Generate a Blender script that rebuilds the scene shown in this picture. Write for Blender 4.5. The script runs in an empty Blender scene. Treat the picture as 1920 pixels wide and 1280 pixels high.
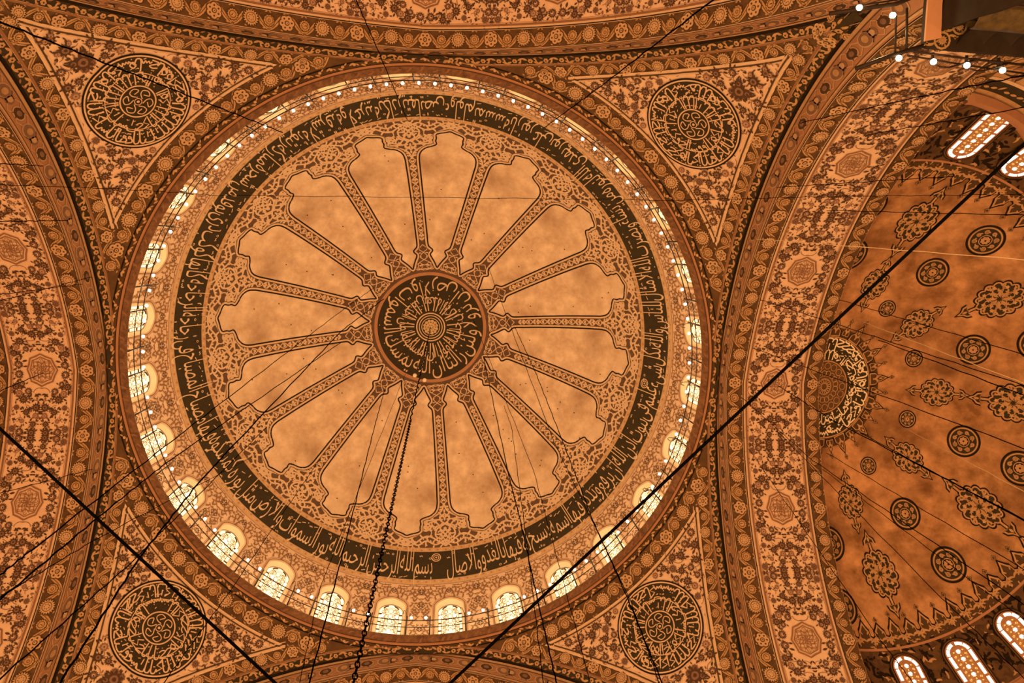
import bpy, math, random
import numpy as np
from mathutils import Matrix, Vector
PI = math.pi
scene = bpy.context.scene
COL = scene.collection

# ------------------------------------------------------------------ camera
CAM = np.array([1.3148, -6.7065, 0.0])
RCAM = np.array([[.99724, -.032986, -.066511], [.021746, .986366, -.163124], [.070985, .161228, .984361]])
# rows: image right, image down, forward (orthonormalised)
fz = RCAM[2] / np.linalg.norm(RCAM[2]); fx = RCAM[0] - fz * (RCAM[0] @ fz); fx /= np.linalg.norm(fx); fy = np.cross(fz, fx)
cd = bpy.data.cameras.new('camera'); cam = bpy.data.objects.new('camera', cd); COL.objects.link(cam)
m = Matrix.Identity(4)
for i in range(3):
    m[i][0] = fx[i]; m[i][1] = -fy[i]; m[i][2] = -fz[i]; m[i][3] = CAM[i]
cam.matrix_world = m
cd.sensor_width = 36.0; cd.lens = 1528.4 / 1920 * 36.0; cd.clip_start = 0.05; cd.clip_end = 300
scene.camera = cam

# ------------------------------------------------------------------ world, exposure, lamps
w = bpy.data.worlds.new('warm_fill'); scene.world = w; w.use_nodes = True  # even warm fill light, added from all round through the open sides
w.node_tree.nodes['Background'].inputs[0].default_value = (1.0, .575, .24, 1)
w.node_tree.nodes['Background'].inputs[1].default_value = 0.30
vs = scene.view_settings
scene.display_settings.display_device = 'sRGB'
vs.view_transform = 'Standard'; vs.look = 'None'; vs.gamma = 1.0; vs.use_curve_mapping = False
vs.exposure = 0.06
scene.cycles.max_bounces = 4
scene.cycles.diffuse_bounces = 3
scene.cycles.caustics_reflective = False; scene.cycles.caustics_refractive = False
LAMP = (1.0, .575, .24)
def lamp(name, loc, power, radius=.5, color=LAMP):
    l = bpy.data.lights.new(name, 'POINT'); l.energy = power; l.color = color; l.shadow_soft_size = radius
    o = bpy.data.objects.new(name, l); o.location = loc; COL.objects.link(o); return o
# chandelier rings hanging low over the prayer hall, all outside the frame
for k in range(10):
    a = 2 * PI * k / 10 + .2
    lamp('chandelier_light', (8.5 * math.cos(a), 8.5 * math.sin(a), 3.0), 2100)
for q in ((20, -6), (20, 6), (-20, 0), (0, 20), (0, -20)):
    lamp('chandelier_light', (q[0], q[1], 3.0), 1600)
# the bulbs on the railing of the dome, one lamp per bay
for k in range(28):
    a = 2 * PI * k / 28
    lamp('railing_light', (11.3 * math.cos(a), 11.3 * math.sin(a), 34.6), 62, .12, (1.0, .66, .32))

# ------------------------------------------------------------------ materials
MATS = {}
def mat(name, col, col2=None, scale=2.0, rough=.85, amt=.5, emit=None, es=0, metal=0, big=None, bs=.35):
    m = bpy.data.materials.new(name); m.use_nodes = True
    nt = m.node_tree; b = nt.nodes['Principled BSDF']
    b.inputs['Roughness'].default_value = rough; b.inputs['Metallic'].default_value = metal
    b.inputs['Specular IOR Level'].default_value = .12
    if emit:
        b.inputs['Base Color'].default_value = (*col, 1)
        b.inputs['Emission Color'].default_value = (*emit, 1); b.inputs['Emission Strength'].default_value = es
    elif col2 is None:
        b.inputs['Base Color'].default_value = (*col, 1)
    else:
        tc = nt.nodes.new('ShaderNodeTexCoord')
        n = nt.nodes.new('ShaderNodeTexNoise'); n.inputs['Scale'].default_value = scale; n.inputs['Detail'].default_value = 7; n.inputs['Roughness'].default_value = .65
        r = nt.nodes.new('ShaderNodeValToRGB')
        r.color_ramp.elements[0].position = .5 - amt * .5; r.color_ramp.elements[1].position = .5 + amt * .5
        r.color_ramp.elements[0].color = (*col2, 1); r.color_ramp.elements[1].color = (*col, 1)
        nt.links.new(tc.outputs['Object'], n.inputs['Vector']); nt.links.new(n.outputs['Fac'], r.inputs['Fac'])
        out = r.outputs['Color']
        if big:
            n2 = nt.nodes.new('ShaderNodeTexNoise'); n2.inputs['Scale'].default_value = bs; n2.inputs['Detail'].default_value = 6; n2.inputs['Roughness'].default_value = .6
            nt.links.new(tc.outputs['Object'], n2.inputs['Vector'])
            r2 = nt.nodes.new('ShaderNodeValToRGB'); r2.color_ramp.elements[0].position = .30; r2.color_ramp.elements[1].position = .52
            r2.color_ramp.elements[0].color = (1, 1, 1, 1); r2.color_ramp.elements[1].color = (0, 0, 0, 1)
            nt.links.new(n2.outputs['Fac'], r2.inputs['Fac'])
            mx = nt.nodes.new('ShaderNodeMixRGB'); mx.inputs['Color2'].default_value = (*big, 1)
            mu = nt.nodes.new('ShaderNodeMath'); mu.operation = 'MULTIPLY'; mu.inputs[1].default_value = .8
            nt.links.new(r2.outputs['Color'], mu.inputs[0]); nt.links.new(mu.outputs[0], mx.inputs['Fac'])
            nt.links.new(out, mx.inputs['Color1']); out = mx.outputs['Color']
        nt.links.new(out, b.inputs['Base Color'])
    MATS[name] = m; return m
mat('dome_plaster', (.97, .81, .59), (.54, .36, .21), 1.35, amt=.56, big=(.34, .20, .11), bs=.26)
mat('shaded_aged_plaster', (.72, .42, .20), (.25, .125, .045), 1.1, amt=.36, big=(.15, .075, .028), bs=.42)  # stained plaster; base tone also darkened for the half dome's weaker light
mat('cream', (.88, .68, .47), (.74, .53, .35), 2.5)
mat('cable_black', (.001, .001, .001), rough=1.0)
MATS['cable_black'].node_tree.nodes['Principled BSDF'].inputs['Specular IOR Level'].default_value = 0
mat('pale_line', (.80, .62, .42), (.68, .48, .30), 3)
mat('drum_plaster', (.80, .60, .42), (.66, .46, .31), 2.0)
mat('black_paint', (.040, .032, .016), (.060, .046, .024), 4)
mat('line_black', (.018, .012, .006))
mat('net_brown', (.115, .068, .042), (.17, .105, .065), 3)
mat('umber', (.17, .10, .045), (.085, .048, .02), 2.6)
mat('border_brown', (.17, .10, .043), (.075, .042, .018), 3.6)
mat('lattice_stone', (.42, .25, .09), (.34, .19, .07), 5)
mat('dark_umber', (.075, .046, .02), (.11, .066, .03), 3)
mat('ochre', (.64, .41, .20), (.42, .25, .115), 5)
mat('pale_ochre', (.68, .47, .27), (.52, .34, .18), 6)
mat('mauve', (.30, .185, .125), (.22, .125, .08), 6)
mat('pale_mauve', (.50, .32, .21), (.42, .25, .16), 6)
mat('mid_brown', (.33, .185, .10), (.25, .13, .065), 4)
mat('deep_brown', (.075, .044, .025), (.11, .062, .035), 5)
mat('cornice_brown', (.30, .17, .09), (.10, .055, .03), 4.2, amt=.42)
mat('terracotta', (.50, .27, .15), (.42, .22, .115), 2)
mat('gilt', (.92, .70, .40), (.35, .22, .10), 9, rough=.4)
mat('bright_script', (.98, .90, .66), (.92, .80, .55), 3)
mat('glass_glow', (.9, .8, .6), emit=(1.0, .79, .44), es=1.5)
mat('glass_white', (.9, .85, .8), emit=(1.0, .93, .74), es=2.6)
mat('glass_amber', (.8, .6, .3), emit=(1.0, .52, .14), es=.75)
mat('reveal', (.92, .82, .60), (.86, .74, .52), 3)
mat('iron', (.02, .014, .01), (.035, .024, .015), 8, rough=.5)
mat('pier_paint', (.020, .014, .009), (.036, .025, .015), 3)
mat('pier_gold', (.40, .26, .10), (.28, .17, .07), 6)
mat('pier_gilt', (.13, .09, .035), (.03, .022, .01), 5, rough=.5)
mat('bulb_glow', (1, .95, .85), emit=(1.0, .90, .66), es=9)
mat('carpet', (.35, .10, .06), (.22, .06, .04), 2)
mat('steel_wire', (.75, .60, .36), rough=.4)

# ------------------------------------------------------------------ ink: flat drawing collected as triangles
class Ink:
    def __init__(s): s.V = []; s.T = []; s.M = []; s.L = []; s.n = 0; s.names = []
    def mi(s, m):
        if m not in s.names: s.names.append(m)
        return s.names.index(m)
    def add(s, V, T, m, lay):
        V = np.asarray(V, float); T = np.asarray(T, int)
        if len(T) == 0: return
        s.V.append(V); s.T.append(T + s.n); s.M.append(np.full(len(T), s.mi(m))); s.L.append(np.full(len(V), float(lay))); s.n += len(V)
    def flat(s):
        if len(s.V) != 1: s.V = [np.concatenate(s.V)]; s.T = [np.concatenate(s.T)]; s.M = [np.concatenate(s.M)]; s.L = [np.concatenate(s.L)]
        return s.V[0], s.T[0], s.M[0], s.L[0]
    def fan(s, P, m, lay=2, c=None):
        P = np.asarray(P, float); n = len(P); c = P.mean(0) if c is None else np.asarray(c, float)
        i = np.arange(n); s.add(np.vstack([P, c]), np.stack([i, (i + 1) % n, np.full(n, n)], 1), m, lay)
    def rib(s, P, w, m, lay=2, closed=False, taper=False):
        P = np.asarray(P, float); n = len(P)
        if closed: d = np.roll(P, -1, 0) - np.roll(P, 1, 0)
        else: d = np.gradient(P, axis=0)
        d /= (np.linalg.norm(d, axis=1)[:, None] + 1e-12); N = np.stack([-d[:, 1], d[:, 0]], 1)
        w = np.broadcast_to(np.asarray(w, float), (n,)).copy()
        if taper: w *= np.sin(np.linspace(.12, PI - .12, n)) ** .6
        V = np.vstack([P + N * w[:, None] / 2, P - N * w[:, None] / 2]); i = np.arange(n if closed else n - 1); j = (i + 1) % n
        s.add(V, np.vstack([np.stack([i, j, j + n], 1), np.stack([i, j + n, i + n], 1)]), m, lay)
    def disc(s, x, y, r, m, lay=2, n=14):
        t = np.linspace(0, 2 * PI, n, endpoint=False); s.fan(np.stack([x + r * np.cos(t), y + r * np.sin(t)], 1), m, lay, (x, y))
    def ring(s, x, y, r, w, m, lay=2, n=40):
        t = np.linspace(0, 2 * PI, n, endpoint=False); s.rib(np.stack([x + r * np.cos(t), y + r * np.sin(t)], 1), w, m, lay, closed=True)
    def put(s, o, x=0, y=0, rot=0, sc=1, mx=1, lay=0, fn=None, sy=None):
        V, T, M, L = o.flat(); c, q = math.cos(rot), math.sin(rot)
        X = V * [sc * mx, sc if sy is None else sy]; X = np.stack([X[:, 0] * c - X[:, 1] * q + x, X[:, 0] * q + X[:, 1] * c + y], 1)
        if fn is not None: X = fn(X)
        mp = np.array([s.mi(k) for k in o.names])
        s.V.append(X); s.T.append(T + s.n); s.M.append(mp[M]); s.L.append(L + lay); s.n += len(V)
    def grid(s, u0, u1, v0, v1, nu, nv, m, lay=0):
        """quad patch; v0, v1 may be functions of u"""
        U = np.linspace(u0, u1, nu + 1); f0 = v0(U) if callable(v0) else np.full(nu + 1, float(v0)); f1 = v1(U) if callable(v1) else np.full(nu + 1, float(v1))
        t = np.linspace(0, 1, nv + 1); V = np.stack([np.repeat(U, nv + 1), (f0[:, None] * (1 - t) + f1[:, None] * t).ravel()], 1)
        a = (np.arange(nu)[:, None] * (nv + 1) + np.arange(nv)).ravel()
        s.add(V, np.vstack([np.stack([a, a + nv + 1, a + nv + 2], 1), np.stack([a, a + nv + 2, a + 1], 1)]), m, lay)

EPS = .011
def build(name, ink, fn, parent=None, keep=None, **kw):
    V, T, M, L = ink.flat(); P = fn(V, L)
    if keep is not None:
        ok = keep(P)[T].any(1); T = T[ok]; M = M[ok]
    me = bpy.data.meshes.new(name); me.vertices.add(len(P)); me.vertices.foreach_set('co', P.astype(np.float32).ravel())
    me.loops.add(T.size); me.loops.foreach_set('vertex_index', T.astype(np.int32).ravel())
    me.polygons.add(len(T)); me.polygons.foreach_set('loop_start', np.arange(0, T.size, 3, dtype=np.int32))
    for k in ink.names: me.materials.append(MATS[k])
    me.polygons.foreach_set('material_index', M.astype(np.int32)); me.update(calc_edges=True)
    return link(name, me, parent, **kw)
def link(name, data, parent=None, label=None, cat=None, group=None, kind=None):
    o = bpy.data.objects.new(name, data); COL.objects.link(o)
    if parent is not None: o.parent = parent
    if label: o['label'] = label
    if cat: o['category'] = cat
    if group: o['group'] = group
    if kind: o['kind'] = kind
    return o
def children_of(o): return [c for c in COL.objects if c.parent == o]
def copy_tree(o, parent=None):
    c = o.copy(); COL.objects.link(c); c.parent = parent
    for ch in children_of(o): copy_tree(ch, c)
    return c
def mesh(name, V, F, mats, parent=None, fm=None, smooth=False, **kw):
    me = bpy.data.meshes.new(name); me.from_pydata([tuple(v) for v in V], [], [tuple(f) for f in F])
    for k in ([mats] if isinstance(mats, str) else mats): me.materials.append(MATS[k])
    if fm: me.polygons.foreach_set('material_index', fm)
    if smooth: me.polygons.foreach_set('use_smooth', [True] * len(F))
    me.update(); return link(name, me, parent, **kw)
def spline(P, n=8, closed=False):
    P = np.asarray(P, float)
    Q = np.vstack([P[-1], P, P[0], P[1]]) if closed else np.vstack([2 * P[0] - P[1], P, 2 * P[-1] - P[-2]])
    out = []
    for i in range(1, len(Q) - 2):
        t = np.linspace(0, 1, n, endpoint=False)[:, None]
        a, b, c, d = Q[i - 1], Q[i], Q[i + 1], Q[i + 2]
        out.append(.5 * (2 * b + (c - a) * t + (2 * a - 5 * b + 4 * c - d) * t ** 2 + (3 * b - a - 3 * c + d) * t ** 3))
    if not closed: out.append(P[-1:])
    return np.vstack(out)

# ------------------------------------------------------------------ motifs
def leaf(l=.2, wd=.08, m='deep_brown', bend=0., lay=2):
    k = Ink(); t = np.linspace(0, 1, 7); y = np.sin(t * PI) ** .8 * wd / 2; b = bend * (t * (1 - t)) * 4
    k.fan(np.vstack([np.stack([t * l, y + b], 1), np.stack([t * l, -y + b], 1)[1:-1][::-1]]), m, lay, (l * .45, bend)); return k
def hook(sz=.2, m='pale_line', lay=2):
    """curled half palmette"""
    k = Ink(); t = np.linspace(0, 1, 9); a = t * 3.6
    P = np.stack([sz * (1.1 * t + .25 * np.sin(a)), sz * .55 * (1 - np.cos(a)) * (1 - .25 * t)], 1)
    k.rib(P, sz * .42 * np.sin(PI * (t * .88 + .1)) ** .7, m, lay)
    k.put(leaf(sz * .5, sz * .26, m), P[4][0], P[4][1], 1.9); k.put(leaf(sz * .4, sz * .2, m), P[6][0], P[6][1], .2); return k
def petals(r, n, m, depth=.22, lay=2, k=6):
    q = Ink(); t = np.linspace(0, 2 * PI, n * k, endpoint=False)
    R = r * (1 - depth * (1 - np.abs(np.sin(t * n / 2)) ** .7)); q.fan(np.stack([R * np.cos(t), R * np.sin(t)], 1), m, lay, (0, 0)); return q
def star(r, n, m, depth=.3, lay=2):
    q = Ink(); t = np.linspace(0, 2 * PI, n * 2, endpoint=False); R = np.where(np.arange(n * 2) % 2, r * (1 - depth), r)
    q.fan(np.stack([R * np.cos(t), R * np.sin(t)], 1), m, lay, (0, 0)); return q
def blossom(kind, r, light='ochre', dark='dark_umber', pale='pale_ochre'):
    """the roundels of the borders; y runs along the border"""
    k = Ink()
    if kind == 0:
        k.put(petals(r * 1.1, 6, dark, .16), lay=0); k.put(petals(r * .97, 6, light, .2), lay=1)
        for i in range(6):
            a = PI / 6 + i * PI / 3; k.disc(r * .62 * math.cos(a), r * .62 * math.sin(a), r * .13, dark, 4, 6)
        k.disc(0, 0, r * .33, dark, 4, 8); k.disc(0, 0, r * .21, pale, 5, 8); k.disc(0, 0, r * .08, dark, 6, 6)
    elif kind == 1:
        k.put(star(r * .95, 13, dark, .14)); k.put(star(r * .82, 13, light, .18), lay=1); k.ring(0, 0, r * .5, r * .09, dark, 4, 12); k.disc(0, 0, r * .26, pale, 4, 8)
        k.put(hook(r * .3, dark), -.1 * r, -.12 * r, .6, lay=3)
    elif kind == 2:
        k.put(star(r * 1.25, 18, dark, .12)); k.put(star(r * 1.1, 18, light, .27), lay=1); k.put(petals(r * .62, 7, pale, .25), lay=2)
        for i in range(7): a = i * .9; k.disc(r * .34 * math.cos(a), r * .34 * math.sin(a), r * .075, dark, 5, 5)
        k.ring(0, 0, r * .66, r * .07, dark, 5, 14)
    else:
        k.put(petals(r * .95, 10, dark, .1)); k.put(petals(r * .82, 10, light, .14), lay=1)
        for i in range(3): k.ring(0, 0, r * (.2 + .2 * i), r * .07, dark if i != 1 else pale, 4 + i, 10)
    return k
def border(L, wd, ground, light, dark, pale, P=2.525, phase=0.):
    """length L along v (centred), width wd along u: blossoms joined by scrolling leaves"""
    k = Ink(); k.grid(-wd / 2, wd / 2, -L / 2, L / 2, 2, int(L / .35), ground, .6)
    B = [blossom(i, wd * (.41, .345, .385, .34)[i], pale if i in (0, 2) else light, dark, pale) for i in range(4)]
    q = P / 4; n = int(L / 2 / q) + 1
    cu = Ink(); t = np.linspace(0, 1, 12)
    cv = np.stack([-wd * .44 * np.cos(t * PI), q * (t - .5) * 1.15], 1)
    cu.rib(cv, wd * .30 * np.sin(PI * (t * .8 + .12)), dark, 1); cu.rib(cv, wd * .21 * np.sin(PI * (t * .8 + .12)), light, 2); cu.rib(cv, wd * .028, dark, 3)
    cu.put(leaf(wd * .36, wd * .17, dark), wd * .43, .32 * q, 2.3, lay=0); cu.put(leaf(wd * .3, wd * .11, light), wd * .42, .32 * q, 2.3, lay=1)
    cu.put(leaf(wd * .36, wd * .17, dark), -wd * .43, -.32 * q, -.8, lay=0); cu.put(leaf(wd * .3, wd * .11, light), -wd * .42, -.32 * q, -.8, lay=1)
    cu.put(hook(wd * .2, light), wd * .2, .02, 1.0); cu.put(hook(wd * .2, light), -wd * .2, -.02, 4.1)
    for i in range(-n, n + 1):
        y = phase + i * q
        if abs(y) > L / 2 - q * .5: continue
        k.put(B[(0, 1, 2, 3)[i % 4]], 0, y, (i * 37 % 7) * .4, lay=2, mx=1)
        k.put(cu, 0, y + q / 2, 0, mx=1 if i % 2 else -1)
        for sx in (-1, 1):
            k.put(leaf(wd * .16, wd * .07, light), sx * wd * .42, y - q * .2, 1.2 * sx, lay=0); k.put(leaf(wd * .14, wd * .06, light), sx * wd * .4, y + q * .15, -1.0 * sx, lay=0)
    return k
def strip_floral(L, wd, ground='black_paint', a='ochre', b='mid_brown', P=.62):
    k = Ink(); k.grid(-wd / 2, wd / 2, -L / 2, L / 2, 1, int(L / .35), ground, 0)
    u = Ink(); u.put(petals(wd * .34, 6, a), 0, 0); u.disc(0, 0, wd * .1, ground, 4, 6)
    u.put(leaf(wd * .8, wd * .3, a), wd * .1, wd * .4, 1.2); u.put(leaf(wd * .6, wd * .2, b), -wd * .3, wd * .35, 1.9)
    u.put(leaf(wd * .8, wd * .3, a), -wd * .1, -wd * .4, 4.3); u.put(leaf(wd * .6, wd * .2, b), wd * .3, -wd * .35, 5.1)
    u.put(hook(wd * .5, a), wd * .3, P * .36, 2.6); 
    n = int(L / P / 2)
    for i in range(-n, n + 1):
        if abs(i * P) < L / 2 - P * .5: k.put(u, 0, i * P, mx=1 if i % 2 else -1)
    return k
def vine(k, P, w, m, leafs=.22, sz=.16, side0=1, lay=2, fl='hook'):
    P = np.asarray(P); k.rib(P, w, m, lay)
    d = np.r_[0, np.cumsum(np.linalg.norm(np.diff(P, axis=0), axis=1))]; s = leafs * .6; sd = side0
    H = hook(sz, m, lay); Lf = leaf(sz * .8, sz * .36, m, sz * .06, lay); i = 0
    while s < d[-1]:
        x = np.interp(s, d, P[:, 0]); y = np.interp(s, d, P[:, 1]); x2 = np.interp(min(s + .03, d[-1]), d, P[:, 0]); y2 = np.interp(min(s + .03, d[-1]), d, P[:, 1])
        a = math.atan2(y2 - y, x2 - x) if s + .03 < d[-1] else 0
        k.put(H if i % 2 == 0 else Lf, x, y, a + .75 * sd, mx=1, sy=(1 if sd > 0 else -1) ); s += leafs; sd = -sd; i += 1
def flower(kind, r, dk='deep_brown', md='mauve', lt='cream'):
    k = Ink()
    if kind == 0:
        k.put(star(r * 1.05, 13, dk, .34)); k.put(petals(r * .6, 9, md, .15), lay=1); k.disc(0, r * .1, r * .30, lt, 4, 9); k.disc(0, r * .2, r * .2, dk, 5, 7)
    elif kind == 1:
        k.put(petals(r * .9, 8, md, .2)); k.ring(0, 0, r * .5, r * .12, dk, 3, 10); k.disc(0, 0, r * .18, dk, 3, 6)
    elif kind == 2:
        k.put(star(r * 1.15, 11, dk, .38)); k.disc(0, 0, r * .5, md, 3, 9); k.disc(0, 0, r * .24, dk, 4, 7)
        for s in (-1, 1): k.put(leaf(r * .9, r * .35, dk), s * r * .7, r * .3, PI / 2 - s * .7)
    elif kind == 3:
        k.put(star(r * .85, 10, md, .22)); k.put(petals(r * .5, 6, 'pale_mauve', .2), lay=1); k.disc(0, 0, r * .14, dk, 4, 6)
    else:
        k.put(leaf(r * 1.3, r * .5, dk), -r * .5, -r * .4, .7); k.put(leaf(r * 1.2, r * .45, dk), r * .2, -r * .5, 1.9); k.put(leaf(r * .9, r * .4, md), -r * .3, r * .2, 2.6)
    return k
def scatter(k, pts, r, rng, kinds=(0, 1, 2, 3, 0, 2), stems=True, dk='deep_brown', md='mauve', lt='cream', lay=0):
    F = [flower(i, 1.0, dk, md, lt) for i in range(5)]; J = leaf(1.0, .42, dk)
    for (x, y) in pts:
        q = r * rng.uniform(.75, 1.15); k.put(F[rng.choice(kinds)], x, y, rng.uniform(0, 6.28), q, lay=lay)
        for i in range(rng.randint(3, 5)):
            a = rng.uniform(0, 6.28); k.put(J, x + 1.05 * q * math.cos(a), y + 1.05 * q * math.sin(a), a + rng.uniform(-.9, .9), q * rng.uniform(.7, 1.15), lay=lay - 1)
        if stems:
            a = rng.uniform(0, 6.28); t = np.linspace(0, 1, 7); R = q * (1 + 1.1 * t)
            k.rib(np.stack([x + R * np.cos(a + 1.6 * t), y + R * np.sin(a + 1.6 * t)], 1), q * .14, md, 1 + lay)
def poisson(x0, x1, y0, y1, d, ok, rng, n=4000):
    P = []
    for _ in range(n):
        x, y = rng.uniform(x0, x1), rng.uniform(y0, y1)
        if ok(x, y) and all((x - a) ** 2 + (y - b) ** 2 > d * d for a, b in P): P.append((x, y))
    return P
def script_sector(k, r0, r1, a0, a1, rng, m='pale_line', w=.07, dens=1.):
    """radial calligraphy: tall uprights, bowls, loops, dots; tops point to the centre"""
    L = r1 - r0; a = a0
    def pol(P): P = np.asarray(P, float); return np.stack([P[:, 1] * np.cos(P[:, 0]), P[:, 1] * np.sin(P[:, 0])], 1)
    rm = (r0 + r1) / 2
    while a < a1 - .02:
        t = rng.choice('allwkshbald'); u = w / rm; top = r0 + .06 * L; bot = r1 - .2 * L
        if t == 'a':
            k.rib(pol([(a + u, top), (a + u, (top + bot) / 2), (a + u * 1.3, bot)]), [w * 1.35, w, w * .55], m, 3); st = 2.6 * u
        elif t == 'l':
            b = 3.6 * u; k.rib(pol(spline([(a + u, top), (a + u, bot - .1 * L), (a + 1.8 * u, bot + .1 * L), (a + b, bot + .08 * L), (a + b + 1.2 * u, bot - .16 * L)], 5)), w, m, 3); st = 5.2 * u
        elif t == 'w':
            k.rib(pol(spline([(a + 3 * u, rm), (a + 1.2 * u, rm - .08 * L), (a + u, rm + .06 * L), (a + 3 * u, rm + .08 * L), (a + 3.4 * u, bot), (a - .5 * u, r1 - .1 * L)], 5)), w, m, 3); st = 4.6 * u
        elif t == 'k':
            k.rib(pol([(a + 5 * u, r0 + .12 * L), (a + u, rm - .1 * L), (a + 4.6 * u, rm + .12 * L), (a + .5 * u, bot)]), w, m, 3); st = 5.8 * u
        elif t == 's':
            k.rib(pol(spline([(a, bot), (a + u, bot - .14 * L), (a + 2 * u, bot), (a + 3 * u, bot - .14 * L), (a + 4 * u, bot), (a + 5 * u, bot - .2 * L), (a + 6.5 * u, bot + .1 * L)], 4)), w * .9, m, 3); st = 7 * u
        elif t == 'h':
            k.rib(pol(spline([(a, rm), (a + 3 * u, rm - .1 * L), (a + 5.5 * u, rm), (a + 2 * u, bot - .1 * L), (a + .6 * u, bot + .05 * L), (a + 5 * u, r1 - .09 * L)], 5)), w, m, 3); st = 6 * u
        elif t == 'b':
            k.rib(pol(spline([(a, bot - .1 * L), (a + .6 * u, bot + .1 * L), (a + 5 * u, bot + .12 * L), (a + 5.8 * u, bot - .1 * L)], 5)), w, m, 3); k.rib(pol([(a + 3 * u, top + .1 * L), (a + 2.5 * u, rm + .05 * L)]), w * .8, m, 3); st = 6.4 * u
        else:
            k.rib(pol(spline([(a, rm - .05 * L), (a + 2 * u, rm - .2 * L), (a + 4 * u, rm), (a + 2 * u, rm + .2 * L), (a + .4 * u, rm), (a + 4.6 * u, bot)], 5)), w, m, 3); st = 4.8 * u
        for _ in range(2):
            x, y = a + rng.uniform(.2, .8) * st, rng.choice([r0 + .25 * L, rm, r1 - .1 * L, r1 - .06 * L]); p = pol([(x, y)])[0]; k.disc(p[0], p[1], w * .55, m, 3, 4)
        if rng.random() < .5:
            x = a + .5 * st; k.rib(pol([(x, r0 + .3 * L), (x + 2 * u, r0 + .22 * L)]), w * .5, m, 3)
        a += st * dens
def callig_roundel(R, seed, m='pale_line'):
    rng = random.Random(seed); k = Ink(); t = np.linspace(0, 2 * PI, 72, endpoint=False)
    for i in range(6):
        a, b = R * i / 6, R * (i + 1) / 6; n = 72
        V = np.vstack([np.stack([a * np.cos(t), a * np.sin(t)], 1), np.stack([b * np.cos(t), b * np.sin(t)], 1)]); j = np.arange(n); q = (j + 1) % n
        k.add(V, np.vstack([np.stack([j, q, q + n], 1), np.stack([j, q + n, j + n], 1)]), 'black_paint', 0)
    k.ring(0, 0, R * .99, .05, 'line_black', 1, 72); k.ring(0, 0, R * .955, .055, m, 2, 72)
    script_sector(k, R * .62, R * .93, 0, 2 * PI, rng, m, .052, .78); k.ring(0, 0, R * .60, .034, m, 2, 60)
    script_sector(k, R * .34, R * .66, 0, 2 * PI, rng, m, .044, .9); k.ring(0, 0, R * .33, .05, m, 2, 40)
    for i in range(6):
        a = i * PI / 3; P = spline([(.09 * R, -.02 * R), (.15 * R, .07 * R), (.23 * R, .09 * R), (.28 * R, 0), (.22 * R, -.08 * R), (.17 * R, .02 * R)], 5)
        c, s = math.cos(a), math.sin(a); k.rib(np.stack([P[:, 0] * c - P[:, 1] * s, P[:, 0] * s + P[:, 1] * c], 1), .036, m, 3)
    k.ring(0, 0, R * .07, .03, m, 3, 12); k.disc(0, 0, R * .03, m, 3, 6); return k

# ------------------------------------------------------------------ Arabic lettering with joined forms
FORM = {'ا': (0xFE8D, 2), 'ب': (0xFE8F, 4), 'ت': (0xFE95, 4), 'ث': (0xFE99, 4), 'ج': (0xFE9D, 4), 'ح': (0xFEA1, 4), 'خ': (0xFEA5, 4), 'د': (0xFEA9, 2), 'ذ': (0xFEAB, 2), 'ر': (0xFEAD, 2), 'ز': (0xFEAF, 2), 'س': (0xFEB1, 4), 'ش': (0xFEB5, 4), 'ص': (0xFEB9, 4), 'ض': (0xFEBD, 4), 'ط': (0xFEC1, 4), 'ظ': (0xFEC5, 4), 'ع': (0xFEC9, 4), 'غ': (0xFECD, 4), 'ف': (0xFED1, 4), 'ق': (0xFED5, 4), 'ك': (0xFED9, 4), 'ل': (0xFEDD, 4), 'م': (0xFEE1, 4), 'ن': (0xFEE5, 4), 'ه': (0xFEE9, 4), 'و': (0xFEED, 2), 'ى': (0xFEEF, 2), 'ي': (0xFEF1, 4), 'ة': (0xFE93, 2), 'ئ': (0xFE89, 4), 'ء': (0xFE80, 1)}
def shape(word):
    out = []; i = 0; prev = False
    while i < len(word):
        c = word[i]
        if c == 'ل' and i + 1 < len(word) and word[i + 1] == 'ا':
            out.append(chr(0xFEFB + (1 if prev else 0))); prev = False; i += 2; continue
        b, n = FORM[c]; nxt = i + 1 < len(word) and FORM[word[i + 1]][1] > 1
        j = prev and n > 1
        if n == 4 and nxt: out.append(chr(b + (3 if j else 2))); prev = True
        else: out.append(chr(b + (1 if j else 0))); prev = False
        i += 1
    return ''.join(reversed(out))
_words = {}
def word_mesh(word):
    if word not in _words:
        c = bpy.data.curves.new('w', 'FONT'); c.body = shape(word); c.resolution_u = 2; c.offset = -.004
        o = bpy.data.objects.new('w', c); COL.objects.link(o); bpy.context.view_layer.update()
        me = bpy.data.meshes.new_from_object(o.evaluated_get(bpy.context.evaluated_depsgraph_get())); me.calc_loop_triangles()
        V = np.array([v.co[:2] for v in me.vertices]).reshape(-1, 2); T = np.array([t.vertices[:] for t in me.loop_triangles]).reshape(-1, 3)
        bpy.data.objects.remove(o); bpy.data.meshes.remove(me); bpy.data.curves.remove(c)
        _words[word] = (V, T)
    return _words[word]

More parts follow.
